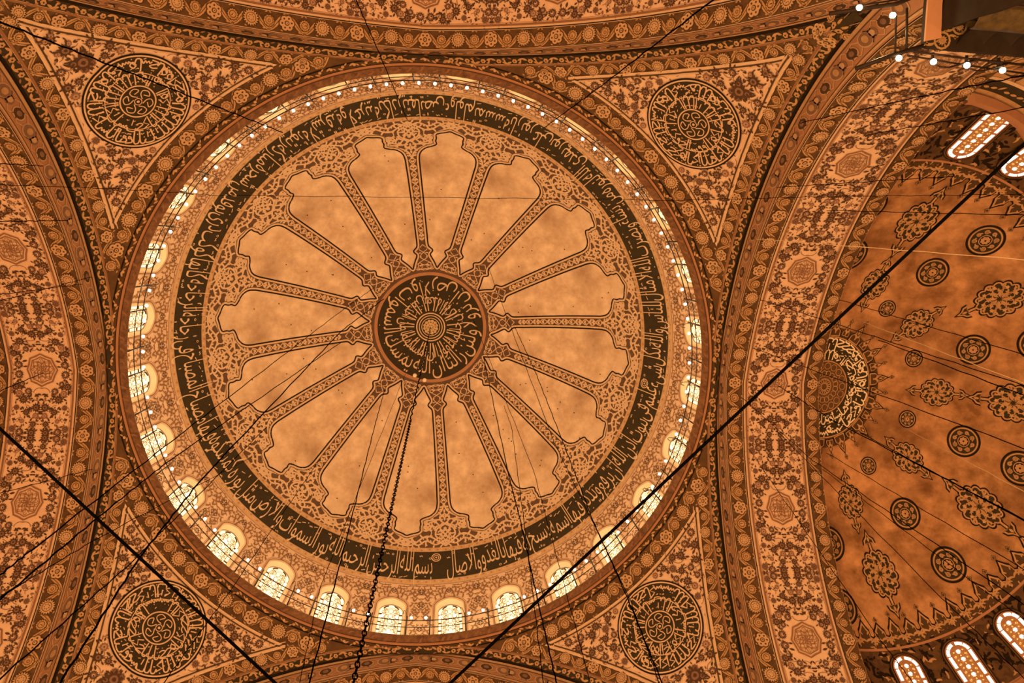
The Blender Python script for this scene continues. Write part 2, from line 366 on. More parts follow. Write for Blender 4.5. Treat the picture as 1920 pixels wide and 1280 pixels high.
# ------------------------------------------------------------------ the great dome
ZC, R = 32.242, 13.147
def dome_rad(s): return np.where(s < PI * R / 2, R * np.sin(np.minimum(s, PI * R / 2) / R), R)
def dome(V, L):
    a, s = V[:, 0], V[:, 1]; th = np.minimum(s / R, PI / 2); rr = R - EPS * L
    z = ZC + rr * np.cos(th) - np.maximum(s - PI * R / 2, 0); q = rr * np.sin(th); return np.stack([q * np.cos(a), q * np.sin(a), z], 1)
def dome_cart(V, L):
    r = np.hypot(V[:, 0], V[:, 1]); return dome(np.stack([np.arctan2(V[:, 1], V[:, 0]), r], 1), L)
def pol(a0, s0):
    def f(X):
        s = s0 + X[:, 1]; return np.stack([a0 + X[:, 0] / dome_rad(s), s], 1)
    return f
PH = math.radians(83.9); N16 = 2 * PI / 16
ceiling = link('ceiling', None, label='main dome with sixteen painted petals around a calligraphic roundel', cat='dome', kind='structure')
k = Ink(); k.grid(0, 2 * PI, .02, 14.8, 240, 44, 'drum_plaster', 0)
for i in range(120):
    rng = random.Random(i); a = rng.uniform(0, 2 * PI); s = rng.uniform(5, 11)
    b = ((a - PH) / N16) % 1
    if .22 < b < .78: k.put((lambda q: (q.disc(0, 0, .035, 'line_black', 4.2, 6), q)[1])(Ink()), fn=pol(a, s))
build('plaster_shell', k, dome, ceiling, label='mottled pale plaster of the petals')
# rib and lobe of one petal joint
PS = [(3.40, 11.25), (3.55, 10.2), (3.72, 8.8), (3.9, 7.2), (4.08, 5.6), (4.2, 4.9), (4.3, 6.4), (4.42, 7.3), (4.52, 6.2), (4.62, 4.3), (4.75, 3.75), (5.0, 3.55), (6, 3.05), (7, 2.75), (8, 2.52), (9, 2.35), (9.6, 2.3), (9.95, 2.25), (10.25, 2.5), (10.45, 3.1), (10.62, 4.2), (10.72, 5.4), (10.76, 6.4), (10.9, 7.75), (11.12, 7.35), (11.35, 7.6), (11.55, 7.3), (11.66, 8.6), (11.72, 9.9), (11.84, 11.25)]
PS = np.array(PS); SS = np.concatenate([np.linspace(3.40, 5, 46), np.linspace(5.1, 9.9, 30), np.linspace(10, 11.84, 50)])
HH = np.radians(np.interp(SS, PS[:, 0], PS[:, 1]))
def rib_shape():
    k = Ink()
    k.grid(-N16 / 2, N16 / 2, 3.13, 12.52, 14, 24, 'net_brown', 1)
    # interlace up the rib
    z = Ink(); m_ = 'pale_line'; y = 5.0; P = .84
    t = np.linspace(0, 1, 13)
    for sg in (-1, 1):
        z.rib(np.stack([sg * .17 * np.sin(t * PI), t * P / 2], 1), .05, m_, 2); z.rib(np.stack([sg * .14 * np.sin(t * PI), P / 2 + t * P / 2], 1), .05, m_, 2)
        z.put(hook(.16, m_), 0, .05, PI / 2 - sg * .3, mx=1, sy=-sg); z.put(leaf(.17, .1, m_), sg * .12, .22, PI / 2 + sg * .7); z.put(leaf(.12, .06, m_), sg * .15, .18, PI / 2 - sg * .9)
        z.put(leaf(.13, .06, m_), sg * .1, P * .78, PI / 2 - sg * 1.1); z.put(leaf(.18, .09, m_), 0, P * .62, PI / 2 + sg * .45)
    z.put(leaf(.17, .08, m_), 0, .14, PI / 2)
    while y < 9.9: k.put(z, 0, 0, fn=pol(0, y)); y += P
    # inner cartouche
    c = Ink()
    for sg in (-1, 1):
        c.rib(spline([(0, 0), (sg * .3, .12), (sg * .32, .42), (0, .62), (-sg * .2, .8), (0, 1.05), (sg * .22, 1.25), (0, 1.5)], 6), .04, m_, 2)
        c.ring(sg * .28, .28, .17, .035, m_, 2, 16); c.put(hook(.2, m_), 0, .3, PI / 2 - sg * .9, sy=-sg); c.put(leaf(.2, .08, m_), sg * .12, .75, PI / 2 - sg * .8); c.put(hook(.16, m_), sg * .1, 1.0, PI / 2 - sg * .9, sy=-sg)
        c.put(leaf(.16, .07, m_), sg * .3, 1.15, PI / 2 - sg * .3); c.rib(spline([(0, .1), (sg * .42, .08), (sg * .5, .3), (sg * .42, .5)], 6), .05, m_, 2)
    k.put(c, fn=pol(0, 3.25))
    # outer lobe
    o = Ink(); w_ = .088
    for sg in (-1, 1):
        def V(P, lf=.23, sz=.26, sd=1, w=w_): vine(o, spline([(sg * x, y) for x, y in P], 8), w, m_, lf, sz, sd * sg)
        V([(0, 9.95), (.12, 10.35), (.42, 10.62), (.85, 10.82), (1.25, 10.98), (1.32, 11.35), (1.0, 11.52), (.72, 11.3), (.9, 11.1)])
        V([(0, 10.55), (-.25, 10.85), (0, 11.15), (.42, 11.42), (.5, 11.82), (.2, 12.0), (0, 11.75), (-.3, 11.5)], .24, .22)
        V([(.2, 11.35), (.55, 11.0), (1.0, 11.2), (1.25, 11.62), (1.62, 11.85), (2.05, 12.1), (2.3, 12.3)], .24, .25)
        V([(0, 12.05), (.5, 12.32), (1.0, 12.1), (1.45, 12.35), (1.9, 12.12), (2.32, 11.95)], .24, .22)
        V([(0, 12.42), (.35, 12.15), (.8, 11.85), (1.15, 11.9), (1.7, 12.32), (2.2, 12.42)], .24, .2)
        V([(.1, 10.9), (.6, 10.9), (1.05, 10.95)], .22, .16, -1)
        o.ring(sg * 1.02, 11.62, .3, .05, m_, 2, 24); o.rib(spline([(sg * .1, 11.6), (sg * .3, 11.9), (sg * .1, 12.15), (sg * -.12, 11.95)], 6), .05, m_, 2)
    for yy in (10.3, 10.75, 11.3, 11.7, 12.1): o.put(leaf(.24, .11, m_), 0, yy, PI / 2)
    k.put(o, fn=pol(0, 0)); return k
ribm = rib_shape()
k0 = Ink()
rib0 = build('painted_rib', ribm, dome, ceiling); rib0.rotation_euler.z = PH
for i in range(1, 16):
    c = rib0.copy(); COL.objects.link(c); c.rotation_euler.z = PH + i * N16
# the sixteen bare petals, lying over the net of ornament
k = Ink(); hw = N16 / 2 - HH; rd = dome_rad(SS)
nS = len(SS); V = np.vstack([np.stack([f_ * hw, SS], 1) for f_ in np.linspace(-1, 1, 9)]); i = np.arange(nS - 1)
k.add(V, np.vstack([np.vstack([np.stack([i + j * nS, i + 1 + j * nS, i + 1 + (j + 1) * nS], 1), np.stack([i + j * nS, i + 1 + (j + 1) * nS, i + (j + 1) * nS], 1)]) for j in range(8)]), 'dome_plaster', 3.2)
X = hw * rd; C_ = np.vstack([np.stack([X, SS], 1), np.stack([-X, SS], 1)[::-1][1:-1]])
dd = np.r_[0, np.cumsum(np.linalg.norm(np.diff(np.vstack([C_, C_[:1]]), axis=0), axis=1))]; tt = np.arange(0, dd[-1], .07); CC = np.vstack([C_, C_[:1]])
C_ = np.stack([np.interp(tt, dd, CC[:, 0]), np.interp(tt, dd, CC[:, 1])], 1); C_ = (np.roll(C_, 1, 0) + C_ * 2 + np.roll(C_, -1, 0)) / 4
d_ = np.roll(C_, -1, 0) - np.roll(C_, 1, 0); d_ /= np.linalg.norm(d_, axis=1)[:, None]; N_ = np.stack([d_[:, 1], -d_[:, 0]], 1)
for off, wd, mm, ly in ((.0, .06, 'line_black', 3.9), (.09, .085, 'pale_line', 3.5), (.15, .03, 'deep_brown', 3.3)):
    t_ = Ink(); t_.rib(C_ + N_ * off, wd, mm, ly, closed=True); k.put(t_, fn=pol(0, 0))
rng = random.Random(12)
pet0 = build('petal', k, dome, ceiling); pet0.rotation_euler.z = PH + N16 / 2
for i in range(1, 16):
    c = pet0.copy(); COL.objects.link(c); c.rotation_euler.z = PH + (i + .5) * N16
# apex roundel
k = Ink(); k.grid(0, 2 * PI, .02, 2.97, 96, 8, 'black_paint', 2); k.grid(0, 2 * PI, 2.955, 3.135, 96, 1, 'terracotta', 3); k.grid(0, 2 * PI, 3.135, 3.26, 96, 1, 'net_brown', 2)
apex = build('ceiling_boss', k, dome, ceiling, label='dark roundel at the crown lettered in pale script')
k = Ink()
for r_, w_ in ((.78, .07), (.64, .05), (.50, .04)): k.ring(0, 0, r_, w_, 'pale_line', 4, 40)
k.put(petals(.43, 12, 'gilt', .15), lay=3)
for i in range(12): k.disc(.28 * math.cos(i * PI / 6), .28 * math.sin(i * PI / 6), .035, 'deep_brown', 7, 5)
for i in range(6): k.disc(.12 * math.cos(i * PI / 3), .12 * math.sin(i * PI / 3), .03, 'deep_brown', 7, 5)
VERSE = 'ان الله يمسك السموات والارض ان تزولا ولئن زالتا ان امسكهما من احد من بعده انه كان حليما غفورا'.split()
def ring_words(k, words, r, h, m, a0, span, fn, xs=1.0, lay=5, up=-1):
    """set words right to left along a circle; letters stand with their heads to the centre"""
    ws = [word_mesh(x) for x in words]; wid = [v[:, 0].max() - v[:, 0].min() for v, _ in ws]; gap = .16
    tot = sum(wid) + gap * len(ws); u = span / tot; a = a0
    for (v, t), wd in zip(ws, wid):
        X = (v[:, 0] - v[:, 0].min()) * u; Y = v[:, 1] * h
        k.add(fn(a + wd * u - X, Y), t, m, lay); a += (wd + gap) * u
def ringfn(rb): 
    return lambda A, Y: np.stack([(rb - Y) * np.cos(A), (rb - Y) * np.sin(A)], 1)
ring_words(k, VERSE[:9], 0, 1.35, 'pale_line', PI / 2 - .35, 2 * PI, ringfn(2.62))
ring_words(k, VERSE[9:], 0, .95, 'pale_line', PI / 2 - .2, 2 * PI, ringfn(1.72))
for i in range(44):
    a = i * 2 * PI / 44; 
    if i % 3: k.rib([(.92 * math.cos(a), .92 * math.sin(a)), (1.75 * math.cos(a), 1.75 * math.sin(a))], [.065, .035], 'pale_line', 5)
rng = random.Random(3)
for i in range(46):
    a = rng.uniform(0, 6.28); r_ = rng.uniform(1.0, 2.85); k.disc(r_ * math.cos(a), r_ * math.sin(a), .035, 'pale_line', 5, 4)
build('lettering', k, dome_cart, apex, label='pale calligraphy and ring around the golden centre')
# inscription band
k = Ink()
k.grid(0, 2 * PI, 12.50, 12.76, 224, 1, 'pale_ochre', 2); k.grid(0, 2 * PI, 12.745, 14.375, 224, 5, 'black_paint', 3); k.grid(0, 2 * PI, 14.37, 14.66, 224, 1, 'pale_ochre', 2)
d_ = Ink(); d_.disc(0, 0, .055, 'terracotta', 3, 6); e_ = Ink(); e_.disc(0, 0, .035, 'pale_line', 3, 5)
for s_, n_ in ((12.63, 330), (14.51, 360)):
    for i in range(n_): k.put(d_ if i % 2 else e_, 0, .03 * (i % 3 - 1), fn=pol(i * 2 * PI / n_, s_), lay=1)
T1 = 'بسم الله الرحمن الرحيم الله نور السموات والارض مثل نوره كمشكوة فيها مصباح المصباح فى زجاجة الزجاجة كانها كوكب درى يوقد من شجرة مباركة زيتونة لا شرقية ولا غربية يكاد زيتها يضىء ولو لم تمسسه نار نور على نور يهدى الله لنوره من يشاء ويضرب الله الامثال للناس والله بكل شىء عليم فى بيوت اذن الله ان ترفع ويذكر فيها اسمه يسبح له فيها بالغدو والاصال'.split()
def bandfn(sb): return lambda A, Y: np.stack([A, sb - Y], 1)
band = build('inscription_band', k, dome, ceiling, label='dark ring lettered in pale script between two speckled borders')
k = Ink()
hh = 1.62; A0 = math.radians(87.6); ws = [word_mesh(x) for x in T1]; wid = [v[:, 0].max() - v[:, 0].min() for v, _ in ws]; gap = .10
u = (2 * PI - .06) / (sum(wid) + gap * len(ws)); a = A0; rng = random.Random(9)
for j, ((v, t), wd) in enumerate(zip(ws, wid)):
    X = (v[:, 0] - v[:, 0].min()) * u; Y = (v[:, 1] + .55 * np.maximum(v[:, 1] - .40, 0) + .15 * np.minimum(v[:, 1], 0)) * hh; up = (-.02, .12, -.10)[j % 3]
    k.add(np.stack([a + wd * u - X, 14.03 - up - Y], 1), t, 'pale_line', 5)
    n = int(wd * 2.6)
    for i in range(n):
        b = Ink(); q = rng.randint(0, 3)
        if q == 0: b.rib([(-.09, -.03), (.09, .05)], .04, 'pale_line', 5)
        elif q == 1: b.rib(spline([(-.06, .05), (0, -.03), (.05, .04), (.1, -.02)], 4), .035, 'pale_line', 5)
        elif q == 2: b.disc(0, 0, .04, 'pale_line', 5, 4)
        else: b.ring(0, 0, .05, .028, 'pale_line', 5, 8)
        k.put(b, fn=pol(a + wd * u * (i + .5) / n, rng.choice([12.9, 13.0, 14.22, 14.28, 13.15])))
    a += (wd + gap) * u
for az in (86.6, 9.0):
    b = Ink()
    for r_, w_ in ((.22, .05), (.13, .04)): b.ring(0, 0, r_, w_, 'pale_line', 5, 20)
    b.disc(0, 0, .05, 'pale_line', 5, 8); k.put(b, fn=pol(math.radians(az), 13.1))
build('lettering', k, dome, band, label='pale looping script running right to left')

# drum wall with arched windows
NB = 28; BW = 2 * PI / NB
WH = .72          # half width of opening in metres
S_TIP, S_SPR, S_BOT = 15.58, 16.08, 18.4
def arch_s(x, h=WH, tip=S_TIP, spr=S_SPR): # s of the arched head at lateral x
    t = np.clip(np.abs(x) / h, 0, 1); return tip + (spr - tip) * (1 - np.sqrt(np.clip(1 - t ** 1.42, 0, 1))) * 1.0
k = Ink(); HW = BW * R / 2
def xg(u0, u1, f0, f1, nu, nv, m_, lay):   # grid in metres laterally at R
    g = Ink(); g.grid(u0 / R, u1 / R, f0, f1, nu, nv, m_, lay); return g
k.put(xg(-HW, -WH, 14.64, S_BOT, 3, 9, 'drum_plaster', 0)); k.put(xg(WH, HW, 14.64, S_BOT, 3, 9, 'drum_plaster', 0))
k.put(xg(-WH, WH, 14.64, lambda U: arch_s(U * R), 22, 3, 'drum_plaster', 0))
def outline(h, tip, spr, n=15, bot=S_BOT):
    x = h * np.sin(np.linspace(-PI / 2, PI / 2, n * 2 - 1)); s = arch_s(x, h, tip, spr)
    return np.vstack([[(-h, bot), (-h, (bot + spr) / 2)], np.stack([x, s], 1), [(h, (bot + spr) / 2), (h, bot)]])
o = Ink(); B_ = 'mauve'
o.rib(outline(.785, 15.47, 16.0) , .05, 'mid_brown', 1); o.rib(outline(.85, 15.39, 15.96), .035, 'pale_mauve', 1)
f = Ink(); M1 = 'mid_brown'
for sg in (-1, 1):
    def V(P, lf=.17, sz=.15, w=.034): vine(f, spline([(sg * x, y) for x, y in P], 7), w * 1.25, M1, lf * .85, sz * 1.25, sg)
    V([(0, 15.1), (.35, 14.92), (.7, 15.12), (1.05, 14.95), (1.4, 15.1)]); V([(.1, 15.3), (.45, 15.22), (.75, 15.36), (1.1, 15.18), (1.42, 15.32)])
    V([(.9, 15.5), (1.15, 15.42), (1.42, 15.6)]); V([(.95, 15.75), (1.2, 15.85), (1.44, 15.72)]); V([(.98, 16.25), (1.18, 16.05), (1.42, 16.35), (1.2, 16.5), (1.0, 16.7)])
    V([(1.44, 16.6), (1.2, 16.85), (1.02, 17.1), (1.25, 17.3), (1.44, 17.15)]); V([(1.0, 17.5), (1.25, 17.6), (1.44, 17.85)]); V([(.2, 14.78), (.6, 14.82), (1.0, 14.76), (1.44, 14.8)], .2, .1)
for x0, y0, r_ in ((0, 15.08, .17), (1.467, 15.1, .19), (1.467, 15.95, .2), (1.467, 17.45, .15), (-1.467, 15.95, .2), (-1.467, 17.45, .15), (-1.467, 15.1, .19)):
    f.rib([(x0 - r_, y0), (x0, y0 - r_), (x0 + r_, y0), (x0, y0 + r_)], .04, 'net_brown', 2, closed=True)
    for i in range(4): f.put(leaf(r_ * .8, r_ * .35, 'net_brown'), x0 + .03 * math.cos(i * PI / 2 + .78), y0 + .03 * math.sin(i * PI / 2 + .78), i * PI / 2 + .78)
def drumfn(X): return np.stack([X[:, 0] / R, X[:, 1]], 1)
k.put(o, fn=drumfn); k.put(f, fn=drumfn)
k.grid(-BW / 2, BW / 2, 14.66, 14.70, 6, 1, 'pale_mauve', 1)
drum0 = build('drum_bay', k, dome, ceiling); drum0.rotation_euler.z = BW / 2
for i in range(1, NB):
    c = drum0.copy(); COL.objects.link(c); c.rotation_euler.z = BW * (i + .5)
# one drum window: reveal, glass, lattice (local frame: x outward)
def winfn(depth0):
    def f(V, L):
        """V: lateral x, s ; L: depth into the wall in metres"""
        th = np.minimum(V[:, 1] / R, PI / 2); q = R * np.sin(th) + L; z = ZC + R * np.cos(th) - np.maximum(V[:, 1] - PI * R / 2, 0)
        a = V[:, 0] / R; return np.stack([q * np.cos(a), q * np.sin(a), z], 1)
    return f
Pn = outline(WH, S_TIP, S_SPR); Pi = outline(.60, 15.78, 16.20)
k = Ink(); n = len(Pn); D1, D2 = .0, .42
V = np.vstack([Pn, Pn * .5 + Pi * .5, Pi]); i = np.arange(n - 1)
k.add(V, np.vstack([np.stack([i, i + 1, i + 1 + n], 1), np.stack([i, i + 1 + n, i + n], 1), np.stack([i + n, i + 1 + n, i + 1 + 2 * n], 1), np.stack([i + n, i + 1 + 2 * n, i + 2 * n], 1)]), 'reveal', 0)
k.L = [np.concatenate([np.full(n, -.01), np.full(n, .10), np.full(n, .13)])]
t2 = Ink(); t2.rib(outline(WH + .02, S_TIP - .02, S_SPR), .07, 'pale_line', -.012); k.put(t2)
winm = build('window', k, winfn(0)); winm.name = 'window_1'
k = Ink(); k.fan(Pi, 'glass_glow', .17, (0, 17))
glass = build('glass_pane', k, winfn(0), winm, label='glowing pale yellow glass')
k = Ink(); k.rib(outline(.36, 15.98, 16.32), .035, 'pale_ochre', .15); k.rib(outline(.505, 15.82, 16.23), .035, 'pale_ochre', .15)
for y in (16.42, 16.92, 17.4, 17.9):
    for sg in (-1, 1): k.add([(sg * .37, y - .05), (sg * .50, y - .05), (sg * .50, y + .05), (sg * .37, y + .05)], [(0, 1, 2), (0, 2, 3)], 'deep_brown', .145)
for sg in (-1, 1): k.rib([(sg * .12, 15.89), (sg * .24, 15.96), (sg * .32, 16.05)], .075, 'deep_brown', .145)
for j in range(8):
    y = 16.2 + j * .3
    for sg in (-1, 1):
        k.rib([(0, y - .15), (sg * .09, y - .08), (sg * .09, y + .08), (0, y + .15)], .03, 'lattice_stone', .15); k.rib([(sg * .09, y - .08), (sg * .35, y - .15)], .03, 'lattice_stone', .15)
        k.rib([(sg * .09, y + .08), (sg * .35, y + .15)], .03, 'lattice_stone', .15); k.rib([(sg * .09, y), (sg * .35, y)], .028, 'lattice_stone', .15); k.rib([(sg * .22, y - .15), (sg * .22, y + .15)], .026, 'lattice_stone', .15)
        k.rib([(sg * .13, y - .12), (sg * .3, y + .03), (sg * .13, y + .12)], .024, 'lattice_stone', .15); k.disc(sg * .27, y + .08, .035, 'mauve', .145, 5); k.disc(sg * .16, y - .05, .028, 'mauve', .145, 5); k.disc(sg * .3, y - .08, .026, 'mid_brown', .145, 5)
for q_ in range(len(k.V)): k.V[q_] = k.V[q_] * [1.17, 1]
lat = build('lattice', k, winfn(0), winm, label='tracery of small hexagons')
winm['kind'] = 'structure'; winm['category'] = 'window'
ORD = 'topmost second third fourth fifth sixth seventh eighth ninth tenth eleventh twelfth thirteenth fourteenth fifteenth sixteenth seventeenth eighteenth nineteenth twentieth twenty-first twenty-second twenty-third twenty-fourth twenty-fifth twenty-sixth twenty-seventh twenty-eighth'.split()
def wname(j): return ('first' if j == 0 else ORD[j])
for j in range(NB):
    o = winm if j == 0 else copy_tree(winm)
    o.name = f'window_{j + 1}'; o.rotation_euler.z = -PI / 2 + BW * (j + .5)
    o['label'] = f'arched window with glowing lattice, {wname(j)} of the dome ring clockwise from the top'; o['group'] = 'windows around the drum of the dome'

# ring cornice under the drum, turned profile
PR = [(13.2, 33.0), (13.2, 33.13), (11.75, 33.13), (11.74, 33.08), (11.76, 33.03), (11.98, 32.93), (12.02, 32.93), (12.03, 32.88), (12.07, 32.86), (12.10, 32.86), (12.12, 32.83), (12.28, 32.76), (12.33, 32.72), (12.33, 32.9), (13.2, 33.0)]
PMAT = ['cornice_brown'] * 5 + ['deep_brown', 'terracotta', 'terracotta', 'terracotta', 'line_black', 'dark_umber', 'line_black', 'line_black', 'line_black']
V, F, FM = [], [], []; n = 240; um = sorted(set(PMAT))
for a in np.linspace(0, 2 * PI, n, endpoint=False):
    for r_, z_ in PR: V.append((r_ * math.cos(a), r_ * math.sin(a), z_))
q = len(PR)
for i in range(n):
    for j in range(q - 1): F.append((i * q + j, ((i + 1) % n) * q + j, ((i + 1) % n) * q + j + 1, i * q + j + 1)); FM.append(um.index(PMAT[j]))
trim = mesh('trim_1', V, F, um, fm=FM, label='round projecting cornice ledge beneath the ring of dome windows', cat='cornice', kind='structure')
def cornfn(V, L):
    # u along in radians, v 0..1 across the sloping soffits
    q = V[:, 1]; r_ = 11.76 + q * .22 - 0; z_ = 33.03 - q * .10 - EPS * L; return np.stack([r_ * np.cos(V[:, 0]), r_ * np.sin(V[:, 0]), z_], 1)
def cornfn2(V, L):
    q = V[:, 1]; r_ = 12.12 + q * .16; z_ = 32.83 - q * .07 - EPS * L; return np.stack([r_ * np.cos(V[:, 0]), r_ * np.sin(V[:, 0]), z_], 1)
k = Ink(); rng = random.Random(5)
for i in range(150):
    h = Ink(); h.put(hook(.2, 'mid_brown'), 0, 0, rng.uniform(-.4, .4)); k.put(h, fn=lambda X, i=i: np.stack([i * 2 * PI / 150 + X[:, 0] / 11.9, .25 + X[:, 1] * 3.2], 1))
build('painted_scrolls', k, cornfn, trim)
k = Ink()
for i in range(170):
    h = Ink(); h.put(leaf(.22, .08, 'ochre'), 0, 0, .5 if i % 2 else -.5); h.put(petals(.065, 5, 'pale_ochre'), .2, .02); h.put(leaf(.16, .06, 'ochre'), .26, .05, -.7 if i % 2 else .7)
    k.put(h, fn=lambda X, i=i: np.stack([i * 2 * PI / 170 + X[:, 0] / 12.2, .5 + X[:, 1] * 5], 1))
build('painted_leaf_strip', k, cornfn2, trim)

# ------------------------------------------------------------------ arches and pendentives
W, WO = 12.431, 16.32
G = (1.6096, 14.566, 18.531); S = (2.3804, 14.1445, 17.9315)
def arc(s, p):
    e, rho, zs = p; al = np.arccos(e / rho) - np.abs(s) / rho
    y = np.where(al < 0, rho - e, -e + rho * np.cos(al)); z = np.where(al < 0, zs + al * rho, zs + rho * np.sin(al)); return y * np.sign(s + 1e-12), z
def arc_n(s, p):  # inward (downward) normal in (y,z)
    e, rho, zs = p; al = np.maximum(np.arccos(e / rho) - np.abs(s) / rho, 0); return -np.cos(al) * np.sign(s + 1e-12), -np.sin(al)
R0, Z0R, Z0 = 12.31, 32.74, 20.0; RP = math.hypot(R0, Z0R - Z0)
def archG(y): return G[2] + np.sqrt(np.maximum(G[1] ** 2 - (np.abs(y) + G[0]) ** 2, 0))
def PZ(x, y):
    r_ = np.hypot(x, y); mx = np.maximum(np.abs(x), np.abs(y)); mn = np.minimum(np.abs(x), np.abs(y)); kk = W / mx; rb = r_ * kk
    za = np.minimum(archG(mn * kk), 32.72); zs = lambda q: Z0 + np.sqrt(np.maximum(RP ** 2 - q * q, 0))
    return zs(r_) + (za - zs(rb)) * np.clip((r_ - R0) / np.maximum(rb - R0, .03), 0, 1.2) ** 4
def pend_xyz(x, y, L):
    z = PZ(x, y); n = np.stack([x, y, z - Z0], 1); n /= np.linalg.norm(n, axis=1)[:, None]; return np.stack([x, y, z], 1) - n * (EPS * L)[:, None]
# pendentive at +x +y: azimuth 0..90
def pend_az(V, L):   # (azimuth, fraction 0 ring .. 1 arch)
    a, t = V[:, 0], V[:, 1]; rb = W / np.maximum(np.cos(a), np.sin(a)); r_ = R0 + (np.maximum(rb, R0 + .01) - R0) * t
    return pend_xyz(r_ * np.cos(a), r_ * np.sin(a), L)
def pend_ring(V, L):  # (azimuth, metres down from ring)
    r_ = R0 + V[:, 1] * .72; return pend_xyz(r_ * np.cos(V[:, 0]), r_ * np.sin(V[:, 0]), L)
def pend_arch(side):
    def f(V, L):      # (distance inward from arch, s)
        s = V[:, 1]; y, z = arc(s, G); nx = np.full_like(y, W); P = np.stack([nx, y, z], 1)
        N = P - [0, 0, Z0]; N /= np.linalg.norm(N, axis=1)[:, None]
        ty = -arc_n(s, G)[1]; tz = arc_n(s, G)[0]; T = np.stack([0 * ty, ty, tz], 1); B = np.cross(N, T); B /= np.linalg.norm(B, axis=1)[:, None]
        sg = np.where(B[:, 0] > 0, -1, 1); P = P + B * (V[:, 0] * sg)[:, None]
        x, y = P[:, 0], P[:, 1]
        if side: x, y = y, x
        return pend_xyz(x, y, L)
    return f
# inner triangle limits
def arch_dist(x, y):
    P = np.stack([x, y, PZ(x, y)], 1); ss = np.linspace(0, 17.5, 260); ay, azz = arc(ss, G)
    d1 = np.min((P[:, 0, None] - W) ** 2 + (P[:, 1, None] - ay) ** 2 + (P[:, 2, None] - azz) ** 2, 1); d2 = np.min((P[:, 1, None] - W) ** 2 + (P[:, 0, None] - ay) ** 2 + (P[:, 2, None] - azz) ** 2, 1)
    return np.sqrt(np.minimum(d1, d2))
AW, RW = 1.05, .60     # arch border width; ring border (horizontal)
TA, TRm = [], []
for a in np.radians(np.linspace(0, 45, 181)):
    rr = np.linspace(R0 + RW, W / math.cos(a) - .02, 160) if W / math.cos(a) > R0 + RW + .1 else None
    if rr is None: continue
    d = arch_dist(rr * math.cos(a), rr * math.sin(a)); ok = np.where(d > AW)[0]
    if len(ok): TA.append(a); TRm.append(rr[ok[-1]])
TA = np.array(TA); TRm = np.array(TRm); A_MIN = TA[0]
AA = np.concatenate([TA, PI / 2 - TA[::-1][1:]]); RR = np.concatenate([TRm, TRm[::-1][1:]])
def polar_xyz(V, L): return pend_xyz(V[:, 1] * np.cos(V[:, 0]), V[:, 1] * np.sin(V[:, 0]), L)
PC = np.array([10.03, 10.03]); PZC = float(PZ(np.array([PC[0]]), np.array([PC[1]]))[0])
d0 = np.array([PC[0], PC[1], PZC - Z0]); DR = np.linalg.norm(d0); d0 /= DR
et = np.array([-1, 1, 0]) / math.sqrt(2); em = np.cross(et, d0); em = em if em[2] < 0 else -em
def pend_local(V, L):   # local metres about the roundel: u tangential, v down the slope
    th = np.hypot(V[:, 0], V[:, 1]) / RP; th = np.maximum(th, 1e-9); dr = (et[None] * V[:, :1] + em[None] * V[:, 1:2]) / (th * RP)[:, None]
    D = d0[None] * np.cos(th)[:, None] + dr * np.sin(th)[:, None]; P = D * DR
    return pend_xyz(P[:, 0], P[:, 1], L)
def local_ok(margin, rr):
    def f(u, v):
        if math.hypot(u, v) < rr: return False
        P = pend_local(np.array([[u, v]]), np.zeros(1))[0]; r_ = math.hypot(P[0], P[1]); a = math.atan2(P[1], P[0])
        if max(P[0], P[1]) > W - .3 or not (A_MIN < a < PI / 2 - A_MIN) or r_ < R0 + RW + margin * .72 + .08: return False
        return arch_dist(np.array([P[0]]), np.array([P[1]]))[0] > AW + margin + .1
    return f
PEND = []
pend = link('pendentive', None)
k = Ink(); k.grid(0, PI / 2, 0, 1, 120, 26, 'umber', 0); build('plaster_ground', k, pend_az, pend)
k = Ink(); U = Ink()
i = np.arange(len(AA) - 1); n = len(AA); nr = 16
V = np.vstack([np.stack([AA, R0 + RW + (RR - R0 - RW) * j / nr], 1) for j in range(nr + 1)])
k.add(V, np.vstack([np.vstack([np.stack([i + j * n, i + 1 + j * n, i + 1 + (j + 1) * n], 1), np.stack([i + j * n, i + 1 + (j + 1) * n, i + (j + 1) * n], 1)]) for j in range(nr)]), 'cream', 2)
tri = build('flower_panel', k, polar_xyz, pend, label='pale three cornered field strewn with dark flowers')
k = Ink()
edge = np.vstack([np.stack([AA, RR], 1), np.stack([AA[::-1], np.full(n, R0 + RW)], 1)])
E3 = np.stack([edge[:, 1] * np.cos(edge[:, 0]), edge[:, 1] * np.sin(edge[:, 0])], 1)
def xy_xyz(V, L): return pend_xyz(V[:, 0], V[:, 1], L)
mid = E3.mean(0)
def resample(P, st):
    d = np.r_[0, np.cumsum(np.linalg.norm(np.diff(P, axis=0), axis=1))]; t = np.arange(0, d[-1], st); return np.stack([np.interp(t, d, P[:, 0]), np.interp(t, d, P[:, 1])], 1)
for off, wd, mm in ((.0, .09, 'pale_line'), (.09, .05, 'dark_umber'), (.16, .03, 'pale_line'), (-.05, .03, 'dark_umber')):
    for seg in (np.stack([AA, RR], 1)[:n // 2 + 1], np.stack([AA, RR], 1)[n // 2:], np.stack([AA, np.full(n, R0 + RW)], 1)):
        P = np.stack([seg[:, 1] * np.cos(seg[:, 0]), seg[:, 1] * np.sin(seg[:, 0])], 1); P = resample(P, .22); d = np.gradient(P, axis=0); d /= np.linalg.norm(d, axis=1)[:, None]; N = np.stack([-d[:, 1], d[:, 0]], 1)
        N *= np.sign(((mid - P) * N).sum(1).mean()) 
        sc = .72 if abs(seg[0, 1] - seg[-1, 1]) < .02 and abs(seg[0, 1] - R0 - RW) < .02 and len(seg) == n else .85
        k.rib(P + N * off * sc, wd * sc, mm, 4)
build('edging_lines', k, xy_xyz, tri)
rng = random.Random(21)
